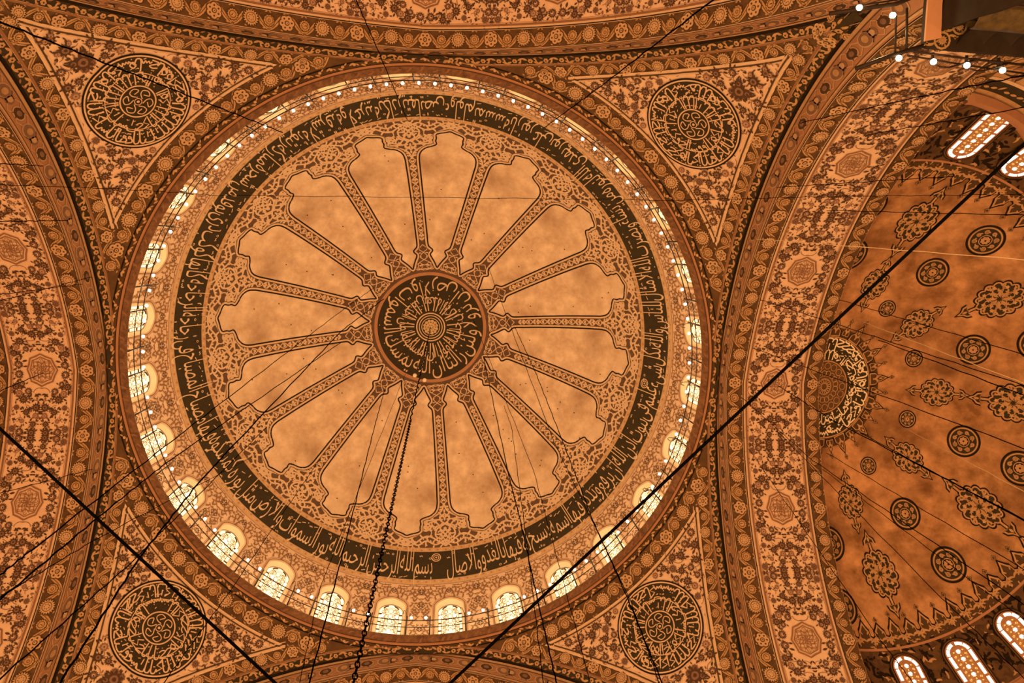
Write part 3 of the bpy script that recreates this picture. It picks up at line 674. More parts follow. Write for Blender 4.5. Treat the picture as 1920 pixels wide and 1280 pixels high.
ok = local_ok(.16, 2.02); half = poisson(0.12, 5, -2.6, 6.2, .37, ok, rng, 9000)
pts = half + [(-a, b) for a, b in half]
k = Ink(); 
scatter(k, half, .175, random.Random(4), lay=4); 
F2 = Ink(); scatter(F2, half, .175, random.Random(4), lay=4); k.put(F2, mx=-1)
ok2 = local_ok(.05, 1.95); sm = poisson(0, 5, -2.3, 5.4, .2, ok2, rng, 1500)
J = leaf(.16, .06, 'mauve')
for a, b in sm:
    r_ = rng.uniform(0, 6.28); k.put(J, a, b, r_, lay=2); k.put(J, -a, b, PI - r_, lay=2)
for yy, rr_ in ((2.45, .34), (3.2, .25), (3.85, .22)): k.put(flower(2, rr_), 0, yy, 0, lay=5)
build('painted_flowers', k, pend_local, tri)
# borders of the pendentive
k = border((PI / 2 - .50) * R0, .74, 'umber', 'ochre', 'dark_umber', 'pale_ochre')
kk = Ink(); kk.put(k, fn=lambda X: np.stack([PI / 4 + X[:, 1] / R0, .42 + X[:, 0]], 1)); build('blossom_border', kk, pend_ring, pend)
for side in (0, 1):
    k = Ink(); b = border(13.1, .60, 'umber', 'ochre', 'dark_umber', 'pale_ochre')
    k.put(b, .74, 10.2); b = strip_floral(16.6, .30); k.put(b, .23, 8.4, lay=3)
    k.grid(.38, .47, .1, 16.7, 1, 50, 'mid_brown', 3); k.grid(.0, .07, .05, 16.9, 1, 50, 'line_black', 4); k.grid(.37, .385, .1, 16.7, 1, 50, 'pale_ochre', 4)
    build('blossom_border', k, pend_arch(side), pend)
for j, (nm, sd) in enumerate((('lower right', 11), ('lower left', 25), ('upper left', 37), ('upper right', 52))):
    o = pend if j == 0 else copy_tree(pend)
    o.rotation_euler.z = j * PI / 2; o['label'] = f'curved corner triangle with calligraphic roundel, {nm} of the dome'; o['category'] = 'pendentive'; o['kind'] = 'structure'; o['group'] = 'corner triangles under the dome'
    PEND.append(o)
for o, sd in zip(PEND, (11, 25, 37, 52)):
    rd = build('calligraphic_roundel', callig_roundel(1.86, sd), lambda V, L: pend_local(V, L + 6), o, label='dark round medallion filled with radiating script')

# great arch (outward +x, lateral y)
def soffit(V, L):      # (x outward, s)
    y, z = arc(V[:, 1], S); ny, nz = arc_n(V[:, 1], S); return np.stack([V[:, 0], y + ny * EPS * L, z + nz * EPS * L], 1)
def face(V, L):        # (0..1 groove to soffit, s)
    s = V[:, 1]; y0, z0 = arc(s, G); y1, z1 = arc(s * .972, S); t = V[:, 0]; return np.stack([W - .004 - EPS * L, y0 * (1 - t) + y1 * t, z0 * (1 - t) + z1 * t], 1)
arch = link('great_arch', None)
SL = 38.0
k = Ink(); k.grid(0, 1, -SL / 2, SL / 2, 3, 110, 'terracotta', 0)
k.grid(0, .05, -SL / 2, SL / 2, 1, 110, 'line_black', 1); k.grid(.06, .17, -SL / 2, SL / 2, 1, 110, 'pale_ochre', 1); k.grid(.19, .215, -SL / 2, SL / 2, 1, 110, 'deep_brown', 1)
k.grid(.86, .92, -SL / 2, SL / 2, 1, 110, 'pale_ochre', 1); k.grid(.83, .85, -SL / 2, SL / 2, 1, 110, 'deep_brown', 1); k.grid(.97, 1.0, -SL / 2, SL / 2, 1, 110, 'line_black', 1)
m1 = Ink(); t = np.linspace(0, 2 * PI, 14, endpoint=False)
def oval(cx, cy, a, b, m_, lay): m1.fan(np.stack([cx + a * np.cos(t), cy + b * np.sin(t)], 1), m_, lay)
oval(.52, 0, .25, .34, 'pale_ochre', 2); oval(.52, 0, .21, .29, 'mauve', 3); oval(.52, 0, .12, .14, 'ochre', 4)
oval(.52, .78, .2, .3, 'pale_ochre', 2); oval(.52, .78, .16, .25, 'deep_brown', 3); oval(.52, .78, .09, .12, 'mauve', 4); oval(.52, 1.4, .16, .22, 'mauve', 2); oval(.52, 1.4, .1, .13, 'pale_ochre', 3)
for sg in (-1, 1):
    m1.rib([(.52 + sg * .1, .3), (.52 + sg * .24, .55), (.52 + sg * .1, .85), (.52 + sg * .27, 1.1), (.52 + sg * .1, 1.4), (.52 + sg * .24, 1.65)], .035, 'pale_ochre', 2)
for i in range(-10, 11):
    if abs(i * 1.75) < 18: k.put(m1, 0, i * 1.75 - .4)
build('archivolt', k, face, arch, label='narrow face moulding of the arch')
k = Ink(); k.grid(12.42, WO, -SL / 2, SL / 2, 10, 110, 'cream', 0)
build('plaster_ground', k, soffit, arch)
for x0, wd in ((12.765, .66), (16.02, .58)):
    k = Ink(); k.put(border(SL - .2, wd, 'border_brown', 'ochre', 'dark_umber', 'pale_ochre'), x0, 0)
    build('blossom_border', k, soffit, arch)
k = Ink()
for x0, wd, m_ in ((13.13, .035, 'line_black'), (13.19, .05, 'pale_line'), (13.26, .07, 'mid_brown'), (13.33, .02, 'pale_mauve'), (15.50, .02, 'pale_mauve'), (15.57, .07, 'mid_brown'), (15.64, .05, 'pale_line'), (15.70, .035, 'line_black')):
    k.grid(x0 - wd / 2, x0 + wd / 2, -SL / 2, SL / 2, 1, 110, m_, 2)
XC, PER = 14.42, 5.05
def octagon():
    k = Ink()
    for r_, w_, m_ in ((.65, .06, 'mid_brown'), (.53, .04, 'mid_brown')):
        t = np.linspace(0, 2 * PI, 16, endpoint=False); q = np.where(np.arange(16) % 2, r_ * .90, r_); k.rib(np.stack([q * np.cos(t) * .86, q * np.sin(t)], 1), w_, m_, 3, closed=True)
    for r_ in (.1, .2, .3, .4):
        for i in range(8):
            a = i * PI / 4 + (r_ * 4 % 1); t = np.linspace(0, 1, 7); k.rib(np.stack([(r_ + .07 * np.sin(t * 6)) * np.cos(a + t * .7) * .86, (r_ + .07 * np.sin(t * 6)) * np.sin(a + t * .7)], 1), .025, 'mid_brown', 3)
    for i in range(-2, 3):
        k.rib([(-.36, i * .14), (.36, i * .14)], .018, 'mid_brown', 3); k.rib([(i * .14, -.4), (i * .14, .4)], .018, 'mid_brown', 3)
    return k
cell = Ink(); cell.put(octagon(), 0, 0)
rng = random.Random(8)
wre = [(.90 * math.cos(a) * .97, 1.02 * math.sin(a)) for a in np.linspace(0, 2 * PI, 16, endpoint=False) + .2]
scatter(cell, [p for p in wre if p[0] >= 0], .155, random.Random(2), kinds=(0, 2, 0, 4)); h2 = Ink(); scatter(h2, [p for p in wre if p[0] >= 0], .155, random.Random(2), kinds=(0, 2, 0, 4)); cell.put(h2, mx=-1)
def okc(x, y): return abs(x) < .98 and (x / .98) ** 2 + (y / 1.2) ** 2 > 1.25 and y <= PER / 2 + .05
hp = poisson(.05, .98, 0, PER / 2, .285, okc, rng, 3000)
H = Ink(); scatter(H, hp, .148, random.Random(6), kinds=(0, 2, 3, 2, 3, 1, 0, 4)); lf_ = leaf(.15, .07, 'mauve')
for a, b in poisson(.0, .98, 0, PER / 2, .26, okc, rng, 300): H.put(lf_, a, b, rng.uniform(0, 6.28), lay=-1)
for mx in (1, -1):
    cell.put(H, mx=mx); c2 = Ink(); c2.put(H, mx=mx); V_, T_, M_, L_ = c2.flat(); c2.V = [V_ * [1, -1]]; cell.put(c2)
for i in range(-3, 4): k.put(cell, XC, i * PER, lay=1)
build('floral_band', k, soffit, arch, label='pale middle band with octagons inside flower wreaths')
# closing wall above the soffit edge
k = Ink(); k.grid(-SL / 2, SL / 2, 0, 3.2, 110, 2, 'shaded_aged_plaster', 0)
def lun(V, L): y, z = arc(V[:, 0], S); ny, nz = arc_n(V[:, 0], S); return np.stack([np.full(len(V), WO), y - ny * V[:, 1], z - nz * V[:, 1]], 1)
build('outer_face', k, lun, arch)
for j, nm in enumerate(('right', 'bottom', 'left', 'top')):
    o = arch if j == 0 else copy_tree(arch)
    o.rotation_euler.z = j * PI / 2; o['label'] = f'broad painted arch with flower bands on the {nm} side of the dome'; o['category'] = 'arch'; o['kind'] = 'structure'; o['group'] = 'great arches carrying the dome'

# ------------------------------------------------------------------ half dome behind the right arch
SR, SX, SY, SZ, SA = 12.3, 17.134, .191, 17.64, -.015
EX = np.array([10.43, 11.995, 14.51])
def semi(V, L):        # (azimuth, polar angle) radians on a flattened shell
    a, p = V[:, 0] + SA, V[:, 1]; U = np.stack([np.sin(p) * np.cos(a), np.sin(p) * np.sin(a), np.cos(p)], 1); N = U / EX; N /= np.linalg.norm(N, axis=1)[:, None]
    return U * EX + [SX, SY, SZ] - N * (EPS * np.asarray(L))[:, None]
def beyond(P): return P[:, 0] > WO - .03
def sloc(az, po, rot=0):   # local metres around a point, y radial outwards
    a0, p0 = math.radians(az), math.radians(po)
    def f(X):
        # rotate about the point on the sphere through tangent coordinates
        th = np.hypot(X[:, 0], X[:, 1]) / SR; be = np.arctan2(X[:, 0], X[:, 1])
        cp = np.cos(p0) * np.cos(th) - np.sin(p0) * np.sin(th) * np.cos(be); p = np.arccos(np.clip(cp, -1, 1))
        da = np.arctan2(np.sin(th) * np.sin(be), np.sin(p0) * np.cos(th) + np.cos(p0) * np.sin(th) * np.cos(be)); return np.stack([a0 + da, p], 1)
    return f
D2R = math.radians
half = link('half_dome', None, label='dim mottled half dome with painted medallions behind the right arch', cat='half dome', kind='structure')
CORN = lambda A: np.radians(np.interp(np.degrees(A), [-100, -93, -78, -70, -50, 0, 64, 100], [62.5, 61.6, 57.6, 54.6, 55.5, 57, 58.3, 60]))
k = Ink(); k.grid(D2R(-125), D2R(125), .001, CORN, 160, 50, 'shaded_aged_plaster', 0); k.grid(D2R(125), D2R(235), .001, .3, 40, 10, 'shaded_aged_plaster', 0)
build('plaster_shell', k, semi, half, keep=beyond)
def roundel(r):
    k = Ink(); k.put(petals(r * .98, 40, 'black_paint', .01, k=1), lay=-1); k.ring(0, 0, r, r * .1, 'line_black', 2, 36); k.ring(0, 0, r * .86, r * .09, 'ochre', 2, 32); k.disc(0, 0, r * .8, 'black_paint', 1.5, 24)
    for i in range(8):
        a = i * PI / 4; k.put(flower(1 if i % 2 else 3, r * .17, 'dark_umber', 'ochre'), r * .58 * math.cos(a), r * .58 * math.sin(a), a, lay=1)
        k.put(hook(r * .22, 'ochre'), r * .52 * math.cos(a + .4), r * .52 * math.sin(a + .4), a + 1.2)
    k.disc(0, 0, r * .4, 'line_black', 2.2, 20); k.ring(0, 0, r * .35, r * .05, 'ochre', 3, 20); k.put(petals(r * .27, 8, 'ochre', .2), lay=1); k.disc(0, 0, r * .06, 'line_black', 5, 6); return k
def shamsa(r):
    k = Ink(); n = 14; t = np.linspace(0, 2 * PI, n * 5, endpoint=False)
    q = r * (1 - .13 * (1 - np.abs(np.sin(t * n / 2)))); P = np.stack([q * np.cos(t) * .92, q * np.sin(t) * 1.12], 1)
    k.fan(P * .99, 'black_paint', 1); k.rib(P, r * .07, 'line_black', 2, closed=True); k.rib(P * .92, r * .07, 'ochre', 2.4, closed=True)
    for i in range(8):
        a = i * PI / 4; k.put(hook(r * .25, 'ochre'), r * .22 * math.cos(a), r * .26 * math.sin(a), a + .2); k.put(hook(r * .22, 'ochre'), r * .56 * math.cos(a + .3), r * .66 * math.sin(a + .3), a - .8); k.put(hook(r * .22, 'ochre'), r * .62 * math.cos(a + .1), r * .72 * math.sin(a + .1), a + 1.9, sy=-1); k.rib([(r * .1 * math.cos(a), r * .1 * math.sin(a)), (r * .8 * math.cos(a + .2), r * .95 * math.sin(a + .2))], r * .03, 'ochre', 3)
        k.put(leaf(r * .34, r * .13, 'ochre'), r * .12 * math.cos(a + .4), r * .12 * math.sin(a + .4), a + .4); k.put(star(r * .11, 5, 'pale_ochre', .4), r * .62 * math.cos(a), r * .72 * math.sin(a))
        k.ring(r * .42 * math.cos(a), r * .5 * math.sin(a), r * .15, r * .045, 'ochre', 3, 12)
    for sg in (-1, 1):
        k.rib([(0, sg * r * 1.05), (0, sg * r * 1.4)], r * .2, 'line_black', 1.6); k.rib([(0, sg * r * 1.05), (0, sg * r * 1.4)], r * .1, 'ochre', 2.2)
        for sc, m_, ly in ((1.25, 'line_black', 1.8), (1, 'ochre', 2.4), (.72, 'black_paint', 2.8)):
            Q = np.array([(-.16, 0), (-.3, -.08), (-.26, .12), (-.1, .26), (0, .52), (.1, .26), (.26, .12), (.3, -.08), (.16, 0), (0, -.04)]) * r * sc; Q[:, 1] = (Q[:, 1] + r * 1.45) * sg if sc == 1 else (Q[:, 1] - (sc - 1) * r * .0 + r * 1.45) * sg
            k.fan(Q, m_, ly, (0, sg * r * 1.55))
        k.put(leaf(r * .26, r * .12, 'ochre', lay=3), 0, sg * r * 1.45, sg * PI / 2)
    return k
k = Ink()
for az, po in ((-63, 18.6), (-22.1, 17.4), (19.7, 17.1), (63.1, 17.3)): k.put(roundel(.36), fn=sloc(az, po))
for az, po in ((-58.8, 28.9), (-19.7, 28.3), (18.7, 28.3), (58.9, 28.3)): k.put(roundel(.62), fn=sloc(az, po))
for az, po in ((-56.1, 38.9), (-18.6, 38.7), (19.5, 38.6), (57, 39.3), (96.5, 30.3), (96, 41.3), (-97, 28), (-97, 38.5)): k.put(roundel(.66), fn=sloc(az, po))
build('round_medallion_paintings', k, semi, half, keep=beyond, label='round flower medallions on the half dome')
k = Ink()
for az, po in ((-79, 22), (-42.1, 20.6), (-.3, 21.4), (39.7, 21), (82.3, 22.6)): k.put(shamsa(.64), fn=sloc(az, po), lay=.5)
for az, po in ((-78.5, 35.9), (-35.8, 35.1), (.3, 34.8), (36.4, 36.1), (79.2, 36.1)): k.put(shamsa(.84), fn=sloc(az, po), lay=.5)
build('lobed_medallion_paintings', k, semi, half, keep=beyond, label='lobed medallions with pendants on the half dome')
# crown medallion
k = Ink(); t = np.linspace(0, 2 * PI, 96, endpoint=False)
def cring(a, b, m_, lay, kk=k, st=4):
    for j in range(st):
        r0_, r1_ = a + (b - a) * j / st, a + (b - a) * (j + 1) / st; n = 96
        V = np.vstack([np.stack([r0_ * np.cos(t), r0_ * np.sin(t)], 1), np.stack([r1_ * np.cos(t), r1_ * np.sin(t)], 1)]); i = np.arange(n); q = (i + 1) % n
        kk.add(V, np.vstack([np.stack([i, q, q + n], 1), np.stack([i, q + n, i + n], 1)]), m_, lay)
c_ = Ink(); cring(0, 1.13, 'umber', 2, c_); cring(1.13, 2.2, 'black_paint', 2, c_); c_.ring(0, 0, 1.13, .05, 'ochre', 3, 60); c_.ring(0, 0, 2.2, .05, 'ochre', 3, 90); cring(2.22, 2.62, 'dark_umber', 1.5, c_, 2)
for i in range(17):   # knot pattern disc
    for j in range(3):
        a = i * 2 * PI / 17; r_ = .25 + j * .33; c_.ring(r_ * math.cos(a + j * .18), r_ * math.sin(a + j * .18), .11 + .02 * j, .028, 'ochre', 3, 7); c_.put(star(.06, 5, 'black_paint', .4), r_ * math.cos(a + .18 + j * .18), r_ * math.sin(a + .18 + j * .18), lay=1)
script_sector(c_, 1.16, 1.66, -PI, PI, random.Random(6), 'bright_script', .05, .85); script_sector(c_, 1.58, 2.18, -PI, PI, random.Random(16), 'bright_script', .06, .82)
for i in range(28):
    a = i * 2 * PI / 28; L_ = Ink(); bigL = i % 2 == 0; h = .62 if bigL else .42
    for sc, m_, ly in ((1.0, 'line_black', 1.8), (.84, 'ochre', 2.2), (.7, 'dark_umber', 2.6)):
        Q = np.array([(-.3, -.25), (-.29, .0), (-.16, .1), (-.14, .24), (-.05, .40), (0, .5), (.05, .40), (.14, .24), (.16, .1), (.29, 0), (.3, -.25)]) * sc * (h / .62); L_.fan(Q, m_, ly, (0, .1)); ds_ = .085 * sc ** 2; L_.fan(np.array([(-ds_, 0), (0, -ds_ * 1.3), (ds_, 0), (0, ds_ * 1.3)]) + [0, .58 * h / .62], m_, ly)
    L_.put(hook(.16, 'ochre'), 0, -.1, 1.2, lay=1); L_.put(hook(.16, 'ochre'), 0, -.1, 1.9, sy=-1, lay=1); L_.put(leaf(.14, .07, 'ochre'), 0, .12, PI / 2, lay=1)
    c_.put(L_, 2.5 * math.cos(a), 2.5 * math.sin(a), a - PI / 2, 1.05, sy=1.25)
k.put(c_, fn=sloc(184, 2.6)); build('crown_medallion', k, semi, half, keep=beyond, label='dark medallion with bright cream script and lace edge')
# merlon frieze
k = Ink(); k.grid(D2R(-100), D2R(100), D2R(46.6), D2R(48.3), 110, 1, 'dark_umber', 1); k.grid(D2R(-100), D2R(100), D2R(48.3), D2R(48.7), 110, 1, 'terracotta', 2.5)
for i in range(-21, 22):
    M_ = Ink(); b = i % 2 == 0; h = 1.0 if b else .8
    for sc, m_, ly in ((1.0, 'line_black', 1.6), (.88, 'ochre', 2.0), (.76, 'dark_umber', 2.4)):
        Q = np.array([(-.42, .36), (-.4, .06), (-.27, -.02), (-.26, -.24), (-.15, -.38), (-.05, -.55), (0, -.64), (.05, -.55), (.15, -.38), (.26, -.24), (.27, -.02), (.4, .06), (.42, .36)]) * [1, h]; Q = Q * sc + [0, .36 * (1 - sc)]; M_.fan(Q, m_, ly, (0, .05)); ds_ = .11 * sc ** 2; M_.fan(np.array([(-ds_, 0), (0, -ds_ * 1.1), (ds_, 0), (0, ds_ * 1.1)]) + [0, (-.70) * h], m_, ly)
    for sg in (-1, 1):
        M_.put(hook(.2, 'ochre'), 0, .2, -PI / 2 - sg * .5, sy=-sg, lay=1); M_.put(hook(.17, 'ochre'), sg * .18, .25, -PI / 2 + sg * .4, sy=sg, lay=1); M_.put(leaf(.15, .06, 'ochre'), sg * .1, -.05, -PI / 2 + sg * .6, lay=1)
    k.put(M_, fn=sloc(i * 4.56, 46.2))
for i in range(260):
    rng = random.Random(i); k.put(hook(.13, 'ochre'), 0, 0, rng.uniform(0, 6.2), fn=sloc(-98 + i * .755, rng.uniform(46.8, 48.0)), lay=.5)
build('lobed_frieze', k, semi, half, keep=beyond, label='dark frieze of lobed points')
# window zone: dark arabesque
k = Ink(); k.grid(D2R(-100), D2R(100), D2R(48.7), CORN, 120, 8, 'umber', 1)
rng = random.Random(77)
hk = hook(.27, 'deep_brown'); h2 = hook(.27, 'line_black'); hl = leaf(.24, .1, 'line_black'); ho = hook(.2, 'ochre')
for az in np.arange(-99, 99, 1.28):
    for po in np.arange(49.2, 66, 1.15):
        if po > math.degrees(CORN(D2R(az))) - .4: continue
        h_ = rng.choice([hk, h2, hl, h2, ho]); k.put(h_, 0, 0, rng.uniform(0, 6.28), 1, fn=sloc(az + rng.uniform(-.4, .4), po + rng.uniform(-.4, .4)), sy=rng.choice([1, -1]))
build('arabesque_zone', k, semi, half, keep=beyond, label='dark leafy scrollwork between the windows')
# terracotta cornice of the half dome
V, F = [], []; prof = [(0, 0), (.0, .10), (.16, .12), (.2, .30), (.34, .34), (.36, .5), (.1, .55)]
AZ = np.radians(np.linspace(-100, 100, 121)); cs = CORN(AZ); n = len(prof)
for a, c0 in zip(AZ, cs):
    for inn, dn in prof:
        P = semi(np.array([[a, c0 + dn / SR]]), np.array([inn / EPS]))[0]; V.append(P)
for i in range(len(AZ) - 1):
    for j in range(n - 1): F.append((i * n + j, (i + 1) * n + j, (i + 1) * n + j + 1, i * n + j + 1))
F = [f for f in F if any(V[i][0] > WO - .02 for i in f)]
mesh('trim_2', V, F, 'terracotta', label='plain terracotta ledge below the half dome windows', cat='cornice', kind='structure')
# wall below the half dome: pale spandrel with scrolls
k = Ink(); k.grid(D2R(-100), D2R(100), lambda A: CORN(A) + .035, 1.62, 110, 10, 'ochre', 0)
k.grid(D2R(-100), D2R(100), lambda A: CORN(A) + .055, lambda A: CORN(A) + .095, 110, 1, 'black_paint', 1)
k.grid(D2R(-100), D2R(100), lambda A: CORN(A) + .095, lambda A: CORN(A) + .105, 110, 1, 'pale_line', 2)
rng = random.Random(31)
for az in np.arange(-98, 98, 1.7):
    c0 = math.degrees(CORN(D2R(az))); k.put(leaf(.3, .1, 'ochre'), 0, 0, rng.uniform(-.5, .5), fn=sloc(az, c0 + 4.0), lay=1)
    for po in np.arange(c0 + 8, 88, 1.9): k.put(rng.choice([hk, hook(.34, 'mid_brown')]), 0, 0, rng.uniform(0, 6.2), fn=sloc(az, po), sy=rng.choice([1, -1]))
for az in (-88, -78, -52, -26, 0, 26, 52, 78):
    q = Ink(); q.rib(spline([(-1.6, -2.3), (-.5, -1.0), (-.05, 1.2), (0, 2.2)], 8), .07, 'pale_line', 3); q.rib(spline([(1.6, -2.3), (.5, -1.0), (.05, 1.2), (0, 2.2)], 8), .07, 'pale_line', 3)
    q.rib(spline([(-1.45, -2.3), (-.36, -1.0), (.05, 1.2), (0, 2.2)], 8), .03, 'line_black', 3); k.put(q, fn=sloc(az, 80))
build('wall_right', k, semi, keep=beyond, label='ochre scroll painted wall below the half dome ledge', cat='wall', kind='structure')
# half dome windows
def swin():
    W_ = .50; H0 = 0.0; L_ = 2.35
    def outl(w_, top, bot=L_, n=14):
        a = np.linspace(PI, 0, n); return np.vstack([[(-w_, bot)], np.stack([w_ * np.cos(a), top + w_ - w_ * np.sin(a)], 1), [(w_, bot)]])
    def slab(k, P, m_, lay, c): k.fan(P, m_, lay, c)
    fr = Ink(); slab(fr, outl(W_ + .12, -.12), 'line_black', 2, (0, 1)); fr.rib(outl(W_ + .06, -.06), .05, 'umber', 3); slab(fr, outl(W_, 0), 'terracotta', 4, (0, 1))
    gl = Ink(); X = W_ * .78
    for sg in (-1, 1):
        for y0, y1 in ((.5, .92), (1.02, 1.44), (1.54, 1.96), (2.04, 2.3)): gl.add([(sg * (X - .06), y0), (sg * (X + .05), y0), (sg * (X + .05), y1), (sg * (X - .06), y1)], [(0, 1, 2), (0, 2, 3)], 'glass_white', 5)
        for a0, a1 in ((.12, .72), (.8, 1.42)):
            a = np.linspace(a0, a1, 6); cx = [(sg * X * np.cos(q), W_ - X * np.sin(q)) for q in a]; gl.rib(cx, .11, 'glass_white', 5)
    am = Ink(); am.add([(-.26, .35), (.26, .35), (.26, 2.3), (-.26, 2.3)], [(0, 1, 2), (0, 2, 3)], 'ochre', 4.6)
    for j in range(7):
        y = .42 + j * .3; t = np.linspace(0, 2 * PI, 6, endpoint=False); gl.fan(np.stack([.085 * np.cos(t), y + .085 * np.sin(t)], 1), 'glass_white', 5.6)
        for sg in (-1, 1):
            am.disc(sg * .2, y + .14, .05, 'glass_amber', 5.4, 5); am.ring(sg * .12, y + .1, .1, .022, 'terracotta', 5.8, 10); am.disc(sg * .17, y - .02, .035, 'glass_amber', 5.4, 4)
        am.disc(0, y + .15, .035, 'glass_amber', 5.4, 5)
    return fr, gl, am
fr, gl, am = swin()
SPL = ['on the axis']
def flatwin(az, po):
    a0, p0 = D2R(az), D2R(po); q = lambda a, p: semi(np.array([[a, p]]), np.zeros(1))[0]
    A, B = q(a0, p0), q(a0, p0 + 2.0 / 12.9); ey = (B - A) / np.linalg.norm(B - A); ex = q(a0 + .01, p0) - q(a0 - .01, p0); ex /= np.linalg.norm(ex); nn = np.cross(ex, ey); nn *= -np.sign(nn @ (A - [SX, SY, SZ - 4]))
    def f(V, L): return A + nn * .09 + V[:, :1] * ex - 0 + V[:, 1:2] * ey + nn * (np.asarray(L) * .008)[:, None]
    return f
AZW = [-83.5, -69.6, -55.5, -41.5, -27.5, -13.7, 0, 13.7, 27.5, 41.5, 54.9, 69.5, 83.6]
for j, az in enumerate(AZW):
    f = flatwin(az, 49.9)
    o = build('window', fr, f); o.name = f'window_{29 + j}'; o['kind'] = 'structure'; o['category'] = 'window'; o['group'] = 'windows of the half dome'
    o['label'] = f'round headed half dome window with white and amber glass, {"first" if j == 0 else ORD[j]} from the upper end'
    build('white_glass', gl, f, o, label='white glowing glass pieces'); build('amber_tracery', am, f, o, label='amber tracery')
# plain half domes closing the other three sides
k = Ink(); k.grid(D2R(-180), D2R(180), .001, 1.62, 60, 20, 'shaded_aged_plaster', 0)
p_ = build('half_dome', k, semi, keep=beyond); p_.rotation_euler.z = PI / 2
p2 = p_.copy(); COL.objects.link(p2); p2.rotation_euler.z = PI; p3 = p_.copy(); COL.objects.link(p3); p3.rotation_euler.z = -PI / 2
for o, nm in zip((p_, p2, p3), ('bottom', 'left', 'top')): o['label'] = f'plain half dome shell behind the {nm} arch'; o['category'] = 'half dome'; o['kind'] = 'structure'
# floor
mesh('floor', [(-30, -30, -1.6), (30, -30, -1.6), (30, 30, -1.6), (-30, 30, -1.6)], [(0, 1, 2, 3)], 'carpet', label='red carpeted floor far below the dome', cat='floor', kind='structure')

# ------------------------------------------------------------------ railing of bulbs around the dome
def tube(name, pts, r, m_, parent=None, n=6, **kw):
    P = [Vector(p) for p in pts]; V, F = [], []; prev = None
    for i, p in enumerate(P):
        d = ((P[min(i + 1, len(P) - 1)] - P[max(i - 1, 0)])).normalized()
        if prev is None: u_ = d.orthogonal().normalized()
        else: u_ = (prev - d * prev.dot(d)).normalized()
        prev = u_; v_ = d.cross(u_)
        for j in range(n): V.append(p + r * (math.cos(2 * PI * j / n) * u_ + math.sin(2 * PI * j / n) * v_))
    for i in range(len(P) - 1):
        for j in range(n): F.append((i * n + j, i * n + (j + 1) % n, (i + 1) * n + (j + 1) % n, (i + 1) * n + j))
    F.append(tuple(range(n))[::-1]); F.append(tuple(range((len(P) - 1) * n, len(P) * n)))
    return mesh(name, V, F, m_, parent, smooth=True, **kw)
def circ(r, z, n=168): return [(r * math.cos(2 * PI * i / n), r * math.sin(2 * PI * i / n), z) for i in range(n + 1)]
rail = link('railing', None, label='iron railing circling the ledge below the dome windows', cat='railing')
tube('rail', circ(11.65, 34.2), .022, 'iron', rail); tube('rail', circ(11.72, 33.72), .018, 'iron', rail)
post0 = tube('post', [(11.8, 0, 33.13), (11.72, 0, 33.72), (11.65, 0, 34.2), (11.62, 0, 34.5)], .03, 'iron', rail)
arm0 = tube('arm', [(11.65, 0, 34.2), (11.5, .05, 34.42), (11.36, .1, 34.5), (11.3, .16, 34.42), (11.42, .2, 34.3)], .015, 'iron', rail)
pa = [BW * i + BW / 2 * (1) + sg * .068 for i in range(28) for sg in (-1, 1)]
for o in (post0, arm0): o.rotation_euler.z = pa[0]
for a in pa[1:]:
    c = post0.copy(); COL.objects.link(c); c.rotation_euler.z = a
for a in pa[2::2]:
    c = arm0.copy(); COL.objects.link(c); c.rotation_euler.z = a
def bulb_mesh(r):
    V, F = [], []; pr_ = [(0, -1), (.5, -.87), (.87, -.5), (1, 0), (.87, .5), (.6, .85), (.42, 1.15)]; n = 10
    for i in range(n):
        for q, z in pr_: V.append((r * q * math.cos(2 * PI * i / n), r * q * math.sin(2 * PI * i / n), r * z))
    for i in range(n):
        for j in range(6): F.append((i * 7 + j, ((i + 1) % n) * 7 + j, ((i + 1) % n) * 7 + j + 1, i * 7 + j + 1))
    return V, F
def make_bulb(name, loc, r, label, group):
    V, F = bulb_mesh(r); o = mesh(name, V, F, 'bulb_glow', smooth=True, label=label, cat='bulb', group=group); o.location = loc
    V = []; F = []
    for z, q in ((1.1, .45), (1.9, .42), (2.1, .2)):
        for i in range(8): V.append((r * q * math.cos(PI * i / 4), r * q * math.sin(PI * i / 4), r * z))
    for k_ in range(2):
        for i in range(8): F.append((k_ * 8 + i, k_ * 8 + (i + 1) % 8, k_ * 8 + 8 + (i + 1) % 8, k_ * 8 + 8 + i))
    mesh('socket', V, F, 'iron', o, smooth=True); return o
b0 = None
POS = ('at its left edge', 'left of its centre', 'right of its centre', 'at its right edge')
for j in range(28):
    for q in range(4):
        a = -PI / 2 + BW * (j + .5) + BW * (q - 1.5) / 4
        lab = f'glowing bulb on dome railing, {("first", "second", "third", "last")[q]} of four before the {wname(j)} window clockwise from top'
        loc = (11.56 * math.cos(a), 11.56 * math.sin(a), 34.27)
        if b0 is None: b0 = make_bulb('light_bulb', loc, .064, lab, 'bulbs around the dome railing'); continue
        c = copy_tree(b0); c.location = loc; c['label'] = lab
# ------------------------------------------------------------------ pier top with its lamp gallery
pier = link('pillar', None, label='dark painted pier with fluted head at the upper right corner', cat='pier', kind='structure')
def box(name, x0, x1, y0, y1, z0, z1, m_, parent=None, bev=0, **kw):
    V = [(x, y, z) for x in (x0, x1) for y in (y0, y1) for z in (z0, z1)]
    return mesh(name, V, [(0, 1, 3, 2), (4, 6, 7, 5), (0, 4, 5, 1), (2, 3, 7, 6), (0, 2, 6, 4), (1, 5, 7, 3)], m_, parent, **kw)
PX, PY, PT = 11.34, -10.45, 18.0
c_ = .22
def prism(name, P, z0, z1, m_, parent, **kw):
    n = len(P); V = [(x, y, z0) for x, y in P] + [(x, y, z1) for x, y in P]
    return mesh(name, V, [tuple(range(n))[::-1], tuple(range(n, 2 * n))] + [(i, (i + 1) % n, (i + 1) % n + n, i + n) for i in range(n)], m_, parent, **kw)
